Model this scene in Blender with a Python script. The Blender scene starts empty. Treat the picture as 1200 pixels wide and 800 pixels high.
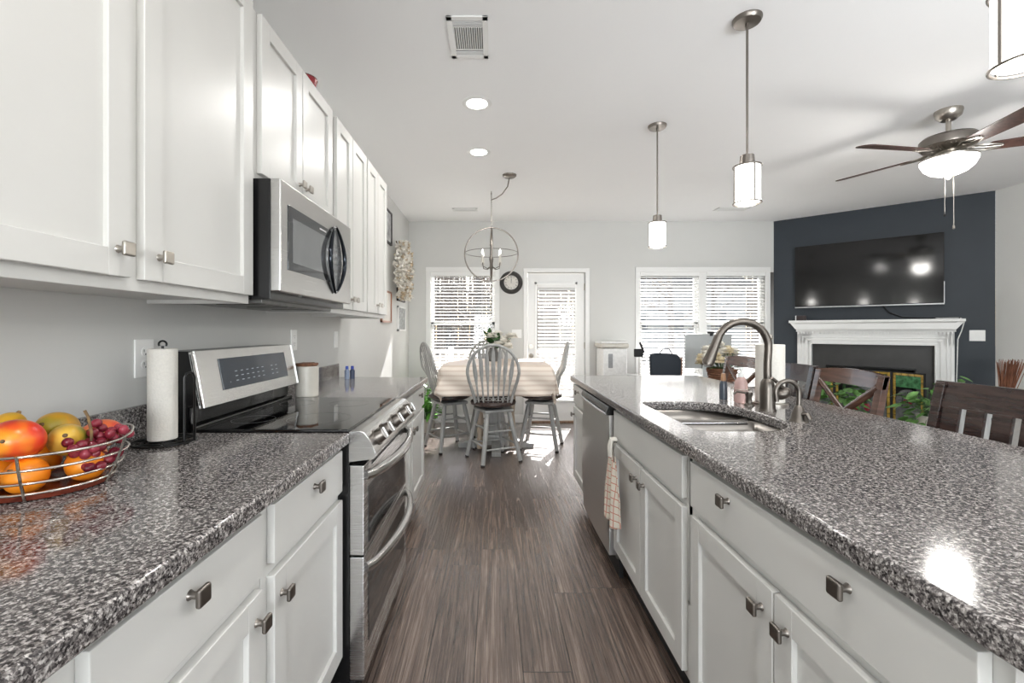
import bpy, bmesh, math, random
from mathutils import Vector, Matrix
random.seed(7)
C = bpy.context.scene.collection
scn = bpy.context.scene
PI = math.pi
R = math.radians

# ------------------------------------------------------------------ camera, sky, sun, exposure
CAM_Z = 1.256
cam = bpy.data.objects.new('camera', bpy.data.cameras.new('camera'))
C.objects.link(cam)
cam.location = (0, 0, CAM_Z)
cam.rotation_euler = (R(90), 0, 0)
cam.data.sensor_width = 36
cam.data.lens = 530 / 1200 * 36
cam.data.shift_x = 22 / 1200
cam.data.shift_y = -13 / 1200
cam.data.clip_start = 0.02
cam.data.clip_end = 300
scn.camera = cam

scn.view_settings.view_transform = 'Standard'
scn.view_settings.look = 'None'
scn.view_settings.gamma = 1
scn.view_settings.use_curve_mapping = False
scn.view_settings.exposure = 0.2

SKY_STRENGTH = 0.40
world = bpy.data.worlds.new('sky')
scn.world = world
world.use_nodes = True
wn = world.node_tree
wn.nodes.clear()
sky = wn.nodes.new('ShaderNodeTexSky')
sky.sky_type = 'NISHITA'
sky.sun_disc = False
sky.sun_elevation = R(37)
sky.sun_rotation = R(20)
sky.air_density = 1.0
sky.dust_density = 2.0
bg = wn.nodes.new('ShaderNodeBackground')
bg.inputs['Strength'].default_value = SKY_STRENGTH
wo = wn.nodes.new('ShaderNodeOutputWorld')
wn.links.new(sky.outputs[0], bg.inputs['Color'])
wn.links.new(bg.outputs[0], wo.inputs['Surface'])

sun = bpy.data.objects.new('sun', bpy.data.lights.new('sun', 'SUN'))
C.objects.link(sun)
sun.data.energy = 24
sun.data.angle = R(0.6)
sun.data.color = (1, 0.98, 0.96)
sdir = Vector((-0.29 * math.cos(R(35)), -0.957 * math.cos(R(35)), -math.sin(R(35))))
sun.rotation_euler = sdir.to_track_quat('-Z', 'Y').to_euler()


def area_light(name, loc, target, sx, sy, power, color=(1, 1, 1), spread=180):
    l = bpy.data.objects.new(name, bpy.data.lights.new(name, 'AREA'))
    C.objects.link(l)
    l.data.shape = 'RECTANGLE'
    l.data.size = sx
    l.data.size_y = sy
    l.data.energy = power
    l.data.color = color
    l.data.spread = R(spread)
    l.location = loc
    l.rotation_euler = (Vector(target) - Vector(loc)).to_track_quat('-Z', 'Y').to_euler()
    return l


# fill lights added just inside the two unseen windows behind the camera
REAR_FILL = 27
area_light('rear_fill_kitchen', (0.2, -2.92, 1.3), (0.5, 0, 0.7), 1.7, 1.0, REAR_FILL * 3.1, (0.94, 0.975, 1))
area_light('rear_fill_living', (3.3, -2.92, 1.5), (3.3, 0, 1.55), 2.2, 1.3, REAR_FILL * 1.7, (0.94, 0.975, 1))
# added fill light behind the camera, aimed up to brighten the ceiling
area_light('ceiling_fill', (2.3, -0.9, 1.7), (2.4, 0.5, 2.74), 0.8, 0.8, 38, (0.93, 0.97, 1), 100)
PENDANT_POWER = 4
FAN_POWER = 16
DOWNLIGHT_POWER = 9

# ------------------------------------------------------------------ materials


def newmat(name):
    m = bpy.data.materials.new(name)
    m.use_nodes = True
    nt = m.node_tree
    return m, nt, nt.nodes['Principled BSDF']


def lin(c):
    return tuple((x / 12.92 if x <= 0.04045 else ((x + 0.055) / 1.055) ** 2.4) for x in [v / 255 for v in c]) + (1,)


def plain(name, rgb, rough=0.5, metal=0.0, var=0.04, scale=30, bump=0.0, coat=0.0, emis=None, es=0, alpha=1, trans=0, spec=0.5):
    """a paint, metal, wood ... colour given in sRGB 0-255 with a slight procedural variation"""
    m, nt, b = newmat(name)
    tc = nt.nodes.new('ShaderNodeTexCoord')
    no = nt.nodes.new('ShaderNodeTexNoise')
    no.inputs['Scale'].default_value = scale
    no.inputs['Detail'].default_value = 4
    nt.links.new(tc.outputs['Object'], no.inputs['Vector'])
    ra = nt.nodes.new('ShaderNodeValToRGB')
    c = lin(rgb)
    ra.color_ramp.elements[0].color = tuple(max(0, x * (1 - var * 2)) for x in c[:3]) + (1,)
    ra.color_ramp.elements[1].color = tuple(min(1, x * (1 + var * 2)) for x in c[:3]) + (1,)
    ra.color_ramp.elements[0].position = 0.3
    ra.color_ramp.elements[1].position = 0.7
    nt.links.new(no.outputs['Fac'], ra.inputs['Fac'])
    nt.links.new(ra.outputs['Color'], b.inputs['Base Color'])
    b.inputs['Roughness'].default_value = rough
    b.inputs['Metallic'].default_value = metal
    b.inputs['Coat Weight'].default_value = coat
    b.inputs['Transmission Weight'].default_value = trans
    b.inputs['Specular IOR Level'].default_value = spec
    b.inputs['Alpha'].default_value = alpha
    if bump:
        bp = nt.nodes.new('ShaderNodeBump')
        bp.inputs['Strength'].default_value = bump
        bp.inputs['Distance'].default_value = 0.002
        nt.links.new(no.outputs['Fac'], bp.inputs['Height'])
        nt.links.new(bp.outputs['Normal'], b.inputs['Normal'])
    if emis:
        b.inputs['Emission Color'].default_value = lin(emis)
        b.inputs['Emission Strength'].default_value = es
    return m


def granite_mat():
    m, nt, b = newmat('granite')
    tc = nt.nodes.new('ShaderNodeTexCoord')
    L = nt.links.new
    v1 = nt.nodes.new('ShaderNodeTexVoronoi')
    v1.inputs['Scale'].default_value = 300
    v1.inputs['Randomness'].default_value = 1
    n0 = nt.nodes.new('ShaderNodeTexNoise')
    n0.inputs['Scale'].default_value = 260
    n0.inputs['Detail'].default_value = 3
    mx = nt.nodes.new('ShaderNodeMixRGB')
    mx.inputs['Fac'].default_value = 0.006
    L(tc.outputs['Object'], n0.inputs['Vector'])
    L(tc.outputs['Object'], mx.inputs[1])
    L(n0.outputs['Color'], mx.inputs[2])
    L(mx.outputs[0], v1.inputs['Vector'])
    sep = nt.nodes.new('ShaderNodeSeparateColor')
    L(v1.outputs['Color'], sep.inputs[0])
    n2 = nt.nodes.new('ShaderNodeTexNoise')
    n2.inputs['Scale'].default_value = 125
    n2.inputs['Detail'].default_value = 5
    n2.inputs['Roughness'].default_value = 0.65
    L(tc.outputs['Object'], n2.inputs['Vector'])
    ad = nt.nodes.new('ShaderNodeMath')
    ad.operation = 'MULTIPLY_ADD'
    ad.inputs[1].default_value = 0.45
    L(sep.outputs[0], ad.inputs[0])
    sc = nt.nodes.new('ShaderNodeMath')
    sc.operation = 'MULTIPLY_ADD'
    sc.inputs[1].default_value = 1.5
    sc.inputs[2].default_value = -0.48
    L(n2.outputs['Fac'], sc.inputs[0])
    L(sc.outputs[0], ad.inputs[2])
    ra = nt.nodes.new('ShaderNodeValToRGB')
    e = ra.color_ramp.elements
    e[0].position = 0.22; e[0].color = lin((44, 41, 42))
    e[1].position = 0.82; e[1].color = lin((206, 201, 197))
    for p, c in ((0.36, (76, 72, 72)), (0.52, (114, 109, 107)), (0.66, (158, 153, 150))):
        x = e.new(p); x.color = lin(c)
    L(ad.outputs[0], ra.inputs['Fac'])
    L(ra.outputs['Color'], b.inputs['Base Color'])
    b.inputs['Roughness'].default_value = 0.1
    b.inputs['Specular IOR Level'].default_value = 0.6
    return m


def floor_mat():
    m, nt, b = newmat('vinyl_planks')
    L = nt.links.new
    tc = nt.nodes.new('ShaderNodeTexCoord')
    sp = nt.nodes.new('ShaderNodeSeparateXYZ')
    L(tc.outputs['Object'], sp.inputs[0])
    cb = nt.nodes.new('ShaderNodeCombineXYZ')
    # every row of planks starts at its own place
    def mth(op, a, b=None):
        q = nt.nodes.new('ShaderNodeMath'); q.operation = op
        for k, v in ((0, a), (1, b)):
            if v is None:
                continue
            if isinstance(v, (int, float)):
                q.inputs[k].default_value = v
            else:
                L(v, q.inputs[k])
        return q.outputs[0]
    row = mth('FLOOR', mth('DIVIDE', sp.outputs['X'], 0.18))
    sh = mth('FRACT', mth('MULTIPLY', mth('SINE', mth('MULTIPLY', row, 12.9898)), 437.585))
    L(mth('ADD', sp.outputs['Y'], mth('MULTIPLY', sh, 1.22)), cb.inputs['X'])
    L(sp.outputs['X'], cb.inputs['Y'])
    br = nt.nodes.new('ShaderNodeTexBrick')
    br.inputs['Scale'].default_value = 1
    br.inputs['Brick Width'].default_value = 1.22
    br.inputs['Row Height'].default_value = 0.18
    br.inputs['Mortar Size'].default_value = 0.0016
    br.inputs['Mortar Smooth'].default_value = 0.2
    br.offset = 0.0
    br.inputs['Color1'].default_value = (0, 0, 0, 1)
    br.inputs['Color2'].default_value = (1, 1, 1, 1)
    br.inputs['Mortar'].default_value = (0.5, 0.5, 0.5, 1)
    L(cb.outputs[0], br.inputs['Vector'])
    # grain: offset per plank, stretched along the plank
    mul = nt.nodes.new('ShaderNodeVectorMath'); mul.operation = 'MULTIPLY'
    mul.inputs[1].default_value = (1.6, 26, 1)
    L(cb.outputs[0], mul.inputs[0])
    off = nt.nodes.new('ShaderNodeVectorMath'); off.operation = 'MULTIPLY_ADD'
    off.inputs[1].default_value = (13, 37, 5)
    L(br.outputs['Color'], off.inputs[0])
    L(mul.outputs[0], off.inputs[2])
    n1 = nt.nodes.new('ShaderNodeTexNoise')
    n1.inputs['Scale'].default_value = 1.0; n1.inputs['Detail'].default_value = 7
    n1.inputs['Roughness'].default_value = 0.66; n1.inputs['Distortion'].default_value = 1.2
    L(off.outputs[0], n1.inputs['Vector'])
    mul2 = nt.nodes.new('ShaderNodeVectorMath'); mul2.operation = 'MULTIPLY'
    mul2.inputs[1].default_value = (2.2, 9, 1)
    L(off.outputs[0], mul2.inputs[0])
    wv = nt.nodes.new('ShaderNodeTexNoise')
    wv.inputs['Scale'].default_value = 1.0; wv.inputs['Detail'].default_value = 4
    wv.inputs['Roughness'].default_value = 0.7
    L(mul2.outputs[0], wv.inputs['Vector'])
    av = nt.nodes.new('ShaderNodeMixRGB'); av.inputs[0].default_value = 0.45
    L(n1.outputs['Fac'], av.inputs[1]); L(wv.outputs['Fac'], av.inputs[2])
    ra = nt.nodes.new('ShaderNodeValToRGB')
    e = ra.color_ramp.elements
    e[0].position = 0.34; e[0].color = lin((56, 46, 41))
    e[1].position = 0.68; e[1].color = lin((158, 141, 129))
    x = e.new(0.5); x.color = lin((96, 81, 73))
    L(av.outputs[0], ra.inputs['Fac'])
    pl = nt.nodes.new('ShaderNodeValToRGB')
    pe = pl.color_ramp.elements
    pe[0].color = (0.78, 0.76, 0.76, 1); pe[1].color = (1.2, 1.16, 1.12, 1)
    L(br.outputs['Color'], pl.inputs['Fac'])
    mm = nt.nodes.new('ShaderNodeMixRGB'); mm.blend_type = 'MULTIPLY'; mm.inputs[0].default_value = 1
    L(ra.outputs[0], mm.inputs[1]); L(pl.outputs[0], mm.inputs[2])
    gm = nt.nodes.new('ShaderNodeMixRGB'); gm.inputs[2].default_value = lin((40, 33, 30))
    L(br.outputs['Fac'], gm.inputs[0]); L(mm.outputs[0], gm.inputs[1])
    L(gm.outputs[0], b.inputs['Base Color'])
    # embossed grain: fine wavy ridges running with the plank
    mul3 = nt.nodes.new('ShaderNodeVectorMath'); mul3.operation = 'MULTIPLY'
    mul3.inputs[1].default_value = (1.1, 3.4, 1)
    L(off.outputs[0], mul3.inputs[0])
    rg = nt.nodes.new('ShaderNodeTexNoise'); rg.inputs['Scale'].default_value = 1.0
    rg.inputs['Detail'].default_value = 5; rg.inputs['Roughness'].default_value = 0.55; rg.inputs['Distortion'].default_value = 0.6
    L(mul3.outputs[0], rg.inputs['Vector'])
    bp = nt.nodes.new('ShaderNodeBump'); bp.inputs['Strength'].default_value = 0.75
    bp.inputs['Distance'].default_value = 0.006
    L(rg.outputs['Fac'], bp.inputs['Height']); L(bp.outputs[0], b.inputs['Normal']); L(bp.outputs[0], b.inputs['Coat Normal'])
    b.inputs['Roughness'].default_value = 0.27
    b.inputs['Specular IOR Level'].default_value = 0.8
    b.inputs['Coat Weight'].default_value = 0.7
    b.inputs['Coat Roughness'].default_value = 0.24
    return m


def wood_mat(name, c1, c2, rough=0.35, axis=(30, 30, 2), coat=0.0):
    m, nt, b = newmat(name)
    L = nt.links.new
    tc = nt.nodes.new('ShaderNodeTexCoord')
    mp = nt.nodes.new('ShaderNodeMapping'); mp.inputs['Scale'].default_value = axis
    no = nt.nodes.new('ShaderNodeTexNoise'); no.inputs['Scale'].default_value = 1.5
    no.inputs['Detail'].default_value = 6; no.inputs['Distortion'].default_value = 0.8
    ra = nt.nodes.new('ShaderNodeValToRGB')
    ra.color_ramp.elements[0].color = lin(c1); ra.color_ramp.elements[0].position = 0.35
    ra.color_ramp.elements[1].color = lin(c2); ra.color_ramp.elements[1].position = 0.65
    L(tc.outputs['Object'], mp.inputs[0]); L(mp.outputs[0], no.inputs['Vector'])
    L(no.outputs['Fac'], ra.inputs['Fac']); L(ra.outputs[0], b.inputs['Base Color'])
    b.inputs['Roughness'].default_value = rough
    b.inputs['Coat Weight'].default_value = coat
    return m


def brushed(name, rgb, rough=0.28, axis=(1, 1, 250), bump=0.05):
    m, nt, b = newmat(name)
    L = nt.links.new
    tc = nt.nodes.new('ShaderNodeTexCoord')
    mp = nt.nodes.new('ShaderNodeMapping'); mp.inputs['Scale'].default_value = axis
    no = nt.nodes.new('ShaderNodeTexNoise'); no.inputs['Scale'].default_value = 4
    no.inputs['Detail'].default_value = 3
    L(tc.outputs['Object'], mp.inputs[0]); L(mp.outputs[0], no.inputs['Vector'])
    b.inputs['Base Color'].default_value = lin(rgb)
    b.inputs['Metallic'].default_value = 1
    mr = nt.nodes.new('ShaderNodeMapRange')
    mr.inputs['To Min'].default_value = rough - 0.06; mr.inputs['To Max'].default_value = rough + 0.08
    L(no.outputs['Fac'], mr.inputs['Value']); L(mr.outputs[0], b.inputs['Roughness'])
    return m


def glass_mat(name, tint=(1, 1, 1), refl=0.12):
    m = bpy.data.materials.new(name); m.use_nodes = True
    nt = m.node_tree; nt.nodes.clear(); L = nt.links.new
    o = nt.nodes.new('ShaderNodeOutputMaterial')
    t = nt.nodes.new('ShaderNodeBsdfTransparent'); t.inputs[0].default_value = tint + (1,)
    g = nt.nodes.new('ShaderNodeBsdfGlossy'); g.inputs['Roughness'].default_value = 0.02
    f = nt.nodes.new('ShaderNodeFresnel'); f.inputs[0].default_value = 1.45
    mx = nt.nodes.new('ShaderNodeMixShader')
    L(f.outputs[0], mx.inputs[0]); L(t.outputs[0], mx.inputs[1]); L(g.outputs[0], mx.inputs[2])
    L(mx.outputs[0], o.inputs[0])
    return m


def stripe_mat(name, base, s1, s2=None, freq=60, axis=2, width=0.15, cross=False, rough=0.85):
    """woven cloth with thin coloured stripes"""
    m, nt, b = newmat(name)
    L = nt.links.new
    tc = nt.nodes.new('ShaderNodeTexCoord')
    sp = nt.nodes.new('ShaderNodeSeparateXYZ'); L(tc.outputs['Object'], sp.inputs[0])

    def band(ax, fr, w):
        a = nt.nodes.new('ShaderNodeMath'); a.operation = 'MULTIPLY'; a.inputs[1].default_value = fr
        f = nt.nodes.new('ShaderNodeMath'); f.operation = 'FRACT'
        c = nt.nodes.new('ShaderNodeMath'); c.operation = 'LESS_THAN'; c.inputs[1].default_value = w
        L(sp.outputs[ax], a.inputs[0]); L(a.outputs[0], f.inputs[0]); L(f.outputs[0], c.inputs[0])
        return c.outputs[0]
    mx = nt.nodes.new('ShaderNodeMixRGB'); mx.inputs[1].default_value = lin(base); mx.inputs[2].default_value = lin(s1)
    L(band(axis, freq, width), mx.inputs[0])
    out = mx.outputs[0]
    if cross:
        m2 = nt.nodes.new('ShaderNodeMixRGB'); m2.inputs[2].default_value = lin(s2 or s1)
        L(band(1, freq, width), m2.inputs[0]); L(out, m2.inputs[1]); out = m2.outputs[0]
    L(out, b.inputs['Base Color'])
    b.inputs['Roughness'].default_value = rough
    return m


WALL = plain('wall_paint', (214, 214, 211), 0.7, var=0.006, scale=3)
CEIL = plain('ceiling_paint', (250, 250, 250), 0.85, var=0.004, scale=2)
TRIMW = plain('white_trim_paint', (238, 238, 236), 0.35, var=0.004)
CABW = plain('cabinet_paint', (212, 211, 207), 0.33, var=0.008, scale=4)
ACC = plain('slate_paint', (41, 49, 57), 0.55, var=0.03, scale=4)
GRAN = granite_mat()
FLOOR = floor_mat()
STEEL = brushed('brushed_steel', (205, 204, 202), 0.25)
SINKM = brushed('sink_steel', (134, 130, 125), 0.30)
STEELH = brushed('satin_steel', (196, 195, 193), 0.24)
FAUC = plain('faucet_nickel', (112, 106, 100), 0.33, metal=1, var=0.02)
NICK = plain('brushed_nickel', (172, 166, 158), 0.3, metal=1, var=0.02)
DNICK = plain('dark_nickel', (128, 122, 116), 0.35, metal=1, var=0.02)
BLKG = plain('black_glass', (9, 9, 10), 0.04, var=0, spec=0.6)
BLK = plain('black_enamel', (16, 16, 17), 0.25, var=0.02)
BLKM = plain('black_matt', (24, 24, 25), 0.6, var=0.03)
BLKW = plain('black_wire', (22, 22, 22), 0.3, metal=0.6, var=0.02)
ESP = wood_mat('espresso_wood', (38, 28, 26), (62, 46, 42), 0.22, (3, 3, 30), coat=0.3)
ESPB = wood_mat('brown_wood', (70, 48, 40), (96, 68, 56), 0.2, (3, 3, 30), coat=0.4)
GREYW = wood_mat('grey_painted_wood', (150, 150, 148), (170, 170, 167), 0.45)
DSEAT = wood_mat('dark_seat_wood', (52, 40, 36), (74, 58, 52), 0.4)
SLAT = plain('blind_slat', (244, 244, 242), 0.5, var=0.003)
PAPER = plain('paper_towel', (226, 222, 214), 0.95, var=0.02, scale=160, bump=0.8)
PLAST = plain('white_plastic', (244, 244, 242), 0.35, var=0.005)
GLASS = glass_mat('window_glass')
SHADE = plain('frosted_shade', (250, 248, 244), 0.5, var=0.0, emis=(255, 253, 249), es=2.8)
LAMP = plain('lamp_disc', (255, 255, 255), 0.5, var=0.0, emis=(255, 252, 245), es=14)
CREAM = plain('cream_ceramic', (205, 200, 190), 0.3, var=0.02)
LEAF = plain('green_leaf', (88, 130, 64), 0.5, var=0.25, scale=25)
DLEAF = plain('dark_green_leaf', (66, 104, 56), 0.45, var=0.2, scale=25)
PETAL = plain('cream_petal', (246, 240, 231), 0.7, var=0.06, scale=40)
BARK = plain('tree_bark', (128, 116, 104), 0.9, var=0.15, scale=6)
WICK = wood_mat('wicker', (96, 62, 44), (140, 96, 70), 0.7, (60, 60, 60))

# ------------------------------------------------------------------ mesh helpers


class M:
    def __init__(self):
        self.bm = bmesh.new()

    def box(self, a, b, bev=0.0, seg=2, mat=None):
        lo = [min(a[i], b[i]) for i in range(3)]
        hi = [max(a[i], b[i]) for i in range(3)]
        r = bmesh.ops.create_cube(self.bm, size=1)
        vs = r['verts']
        for v in vs:
            v.co = Vector([(lo[i] + hi[i]) / 2 + v.co[i] * (hi[i] - lo[i]) for i in range(3)])
        if mat is not None:
            for v in vs:
                v.co = mat @ v.co
        if bev > 0:
            bev = min(bev, 0.45 * min(hi[i] - lo[i] for i in range(3)))
            es = list({e for v in vs for e in v.link_edges})
            bmesh.ops.bevel(self.bm, geom=es, offset=bev, segments=seg, affect='EDGES', profile=0.5)
        return self

    def ring(self, c, ax, up, r, seg, ry=None):
        ry = r if ry is None else ry
        return [self.bm.verts.new(c + ax * (math.cos(2 * PI * i / seg) * r) + up * (math.sin(2 * PI * i / seg) * ry)) for i in range(seg)]

    def bridge(self, a, b):
        n = len(a)
        for i in range(n):
            try:
                self.bm.faces.new((a[i], a[(i + 1) % n], b[(i + 1) % n], b[i]))
            except ValueError:
                pass

    def cap(self, a):
        try:
            self.bm.faces.new(a)
        except ValueError:
            pass

    def tube(self, pts, r, seg=10, closed=False, flat=None, upv=None):
        pts = [Vector(p) for p in pts]
        n = len(pts)
        rs = r if isinstance(r, (list, tuple)) else [r] * n
        rings = []
        prev = None
        for i, p in enumerate(pts):
            if closed:
                t = pts[(i + 1) % n] - pts[i - 1]
            else:
                t = pts[min(i + 1, n - 1)] - pts[max(i - 1, 0)]
            t.normalize()
            if prev is None:
                ref = Vector(upv) if upv else (Vector((0, 0, 1)) if abs(t.z) < 0.9 else Vector((1, 0, 0)))
                ax = t.cross(ref).normalized()
            else:
                ax = (prev - t * prev.dot(t)).normalized()
            prev = ax
            up = ax.cross(t)
            rings.append(self.ring(p, ax, up, rs[i], seg, rs[i] * flat if flat else None))
        for i in range(n - 1):
            self.bridge(rings[i], rings[i + 1])
        if closed:
            self.bridge(rings[-1], rings[0])
        else:
            self.cap(rings[0][::-1]); self.cap(rings[-1])
        return self

    def cyl(self, p0, p1, r0, r1=None, seg=24):
        return self.tube([p0, p1], [r0, r0 if r1 is None else r1], seg)

    def lathe(self, prof, c=(0, 0, 0), seg=32, sy=1.0, caps=True):
        c = Vector(c)
        rings = [self.ring(c + Vector((0, 0, z)), Vector((1, 0, 0)), Vector((0, 1, 0)), max(r, 1e-4), seg, max(r, 1e-4) * sy) for r, z in prof]
        for i in range(len(rings) - 1):
            self.bridge(rings[i], rings[i + 1])
        if caps:
            self.cap(rings[0][::-1]); self.cap(rings[-1])
        return self

    def ell(self, c, r, seg=20, rot=None, fn=None):
        res = bmesh.ops.create_uvsphere(self.bm, u_segments=seg, v_segments=max(8, seg * 2 // 3), radius=1)
        for v in res['verts']:
            p = v.co.copy()
            if fn:
                p = fn(p)
            p = Vector((p.x * r[0], p.y * r[1], p.z * r[2]))
            if rot is not None:
                p = rot @ p
            v.co = p + Vector(c)
        return self

    def prism(self, poly, axis, a, b, bev=0):
        """poly: 2-D points in the plane normal to axis ('x': (y,z), 'y': (x,z), 'z': (x,y))"""
        def mk(p, t):
            return {'x': (t, p[0], p[1]), 'y': (p[0], t, p[1]), 'z': (p[0], p[1], t)}[axis]
        A = [self.bm.verts.new(mk(p, a)) for p in poly]
        B = [self.bm.verts.new(mk(p, b)) for p in poly]
        self.bridge(A, B)
        self.cap(A[::-1]); self.cap(B)
        if bev:
            es = list({e for v in A + B for e in v.link_edges})
            bmesh.ops.bevel(self.bm, geom=es, offset=bev, segments=2, affect='EDGES', profile=0.5)
        return self

    def grid(self, f, nu, nv, closed_u=False):
        vs = [[self.bm.verts.new(f(i / nu, j / nv)) for j in range(nv + 1)] for i in range(nu if closed_u else nu + 1)]
        nn = len(vs)
        for i in range(nu):
            for j in range(nv):
                self.bm.faces.new((vs[i][j], vs[(i + 1) % nn][j], vs[(i + 1) % nn][j + 1], vs[i][j + 1]))
        return self

    def xf(self, mat):
        for v in self.bm.verts:
            v.co = mat @ v.co
        return self


ROOTM = {}


def put(name, m, mat, parent=None, sharp=38, solid=0, world_coords=True):
    """link the mesh as one object; mesh coordinates are world coordinates"""
    bm = m.bm
    bmesh.ops.recalc_face_normals(bm, faces=bm.faces)
    me = bpy.data.meshes.new(name)
    o = bpy.data.objects.new(name, me)
    if parent is None:
        xs = [v.co for v in bm.verts]
        c = Vector(((min(p.x for p in xs) + max(p.x for p in xs)) / 2, (min(p.y for p in xs) + max(p.y for p in xs)) / 2, min(p.z for p in xs)))
        bmesh.ops.translate(bm, verts=bm.verts, vec=-c)
        o.location = c
        ROOTM[o.name] = Matrix.Translation(c)
    else:
        T = ROOTM[parent.name]
        ROOTM[o.name] = T
        if world_coords:
            bmesh.ops.transform(bm, matrix=T.inverted(), verts=bm.verts)
    bm.to_mesh(me)
    bm.free()
    me.materials.append(mat)
    for p in me.polygons:
        p.use_smooth = True
    me.set_sharp_from_angle(angle=R(sharp))
    C.objects.link(o)
    if parent is not None:
        o.parent = parent
    if len(me.polygons) < 3000 and not solid:
        wm = o.modifiers.new('face weighted normals', 'WEIGHTED_NORMAL'); wm.keep_sharp = True
    if solid:
        sm = o.modifiers.new('thickness', 'SOLIDIFY'); sm.thickness = solid; sm.offset = 0
    return o


def tag(o, label, cat, group=None, kind=None):
    o['label'] = label
    o['category'] = cat
    if group:
        o['group'] = group
    if kind:
        o['kind'] = kind
    return o


def thing(name, label, cat, loc=(0, 0, 0), rz=0, group=None):
    o = bpy.data.objects.new(name, None)
    o.empty_display_size = 0.05
    C.objects.link(o)
    o.location = loc
    o.rotation_euler = (0, 0, rz)
    ROOTM[o.name] = Matrix.Translation(Vector(loc)) @ Matrix.Rotation(rz, 4, 'Z')
    tag(o, label, cat, group)
    return o


def local(t):
    return ROOTM[t.name]


def struct(name, m, mat, parent=None, sharp=38):
    o = put(name, m, mat, parent, sharp)
    if parent is None:
        o['kind'] = 'structure'
    return o


def structroot(name, loc=(0, 0, 0)):
    o = bpy.data.objects.new(name, None)
    C.objects.link(o)
    o.location = loc
    ROOTM[o.name] = Matrix.Translation(Vector(loc))
    o['kind'] = 'structure'
    return o


def dup(root, loc, rz=None, label=None):
    def cp(o, par):
        c = o.copy(); C.objects.link(c); c.parent = par
        for ch in [x for x in o.children]:
            cp(ch, c)
        return c
    r = cp(root, None)
    r.location = loc
    if rz is not None:
        r.rotation_euler = (0, 0, rz)
    if label:
        r['label'] = label
    return r


def arc(c, r, a0, a1, n, plane='xz'):
    out = []
    for i in range(n + 1):
        a = R(a0 + (a1 - a0) * i / n)
        if plane == 'xz':
            out.append((c[0] + r * math.cos(a), c[1], c[2] + r * math.sin(a)))
        elif plane == 'yz':
            out.append((c[0], c[1] + r * math.cos(a), c[2] + r * math.sin(a)))
        else:
            out.append((c[0] + r * math.cos(a), c[1] + r * math.sin(a), c[2]))
    return out


# ------------------------------------------------------------------ the room
XL, XR, YB, YR, ZC = -1.15, 5.33, 6.16, -3.0, 2.74


def holed(m, fixed_axis, f0, f1, a0, a1, z0, z1, holes):
    """a slab between a0..a1 and z0..z1 with rectangular holes (a0,a1,z0,z1)"""
    A = sorted({a0, a1} | {h[0] for h in holes} | {h[1] for h in holes})
    Z = sorted({z0, z1} | {h[2] for h in holes} | {h[3] for h in holes})
    for i in range(len(A) - 1):
        run = None
        for j in range(len(Z) - 1):
            ca, cz = (A[i] + A[i + 1]) / 2, (Z[j] + Z[j + 1]) / 2
            if any(h[0] < ca < h[1] and h[2] < cz < h[3] for h in holes):
                continue
            if fixed_axis == 'y':
                m.box((A[i], f0, Z[j]), (A[i + 1], f1, Z[j + 1]))
            else:
                m.box((f0, A[i], Z[j]), (f1, A[i + 1], Z[j + 1]))
    bmesh.ops.remove_doubles(m.bm, verts=m.bm.verts, dist=1e-5)
    # drop the inner faces two neighbouring cells share
    seen = {}
    for f in m.bm.faces:
        seen.setdefault(tuple(sorted(v.index for v in f.verts)), []).append(f)
    return m


struct('floor', M().box((XL - 0.12, YR - 0.12, -0.06), (XR + 0.12, YB + 0.12, 0)), FLOOR)
struct('ceiling', M().box((XL - 0.12, YR - 0.12, ZC), (XR + 0.12, YB + 0.12, ZC + 0.1)), CEIL)
struct('wall_left', M().box((XL - 0.12, YR, 0), (XL, YB + 0.12, ZC)), WALL)
W1 = (-0.85, 0.02, 0.62, 2.05)
W2 = (2.0, 3.70, 0.62, 2.05)
DR = (0.465, 1.255, 0.0, 2.045)
struct('wall_back', holed(M(), 'y', YB, YB + 0.12, XL, 3.92, 0, ZC, [W1, W2, DR]), WALL)
struct('wall_right', M().box((XR, YR, 0), (XR + 0.12, 4.80, ZC)), WALL)
K1 = (-0.7, 1.1, 0.8, 2.2)
K2 = (2.1, 4.5, 0.8, 2.2)
struct('wall_rear', holed(M(), 'y', YR - 0.12, YR, XL - 0.12, XR + 0.12, 0, ZC, [K1, K2]), WALL)

AD = Vector((0.7431, -0.6692, 0))
AN = Vector((-0.6692, -0.7431, 0))
AO = Vector((3.82, YB, 0))
AM = Matrix(((AD.x, AN.x, 0, AO.x), (AD.y, AN.y, 0, AO.y), (0, 0, 1, 0), (0, 0, 0, 1)))   # (along, out, up)
FB = (0.60, 1.40, 0.0, 0.80)
aw = holed(M(), 'y', 0, -0.12, 0, 2.032, 0, ZC, [FB])
aw.xf(AM)
struct('wall_accent', aw, ACC)

# rear windows (unseen; added behind the camera to bring light into the room)
for i, k in enumerate((K1, K2)):
    r = structroot('window_%d' % (i + 3), ((k[0] + k[1]) / 2, YR, k[2]))
    m = M()
    for a, b in (((k[0], k[2]), (k[1], k[2] + 0.05)), ((k[0], k[3] - 0.05), (k[1], k[3])), ((k[0], k[2]), (k[0] + 0.05, k[3])), ((k[1] - 0.05, k[2]), (k[1], k[3])),
                 (((k[0] + k[1]) / 2 - 0.03, k[2]), ((k[0] + k[1]) / 2 + 0.03, k[3]))):
        m.box((a[0], YR - 0.09, a[1]), (b[0], YR - 0.03, b[1]))
    put('window_frame', m, TRIMW, r)


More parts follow.
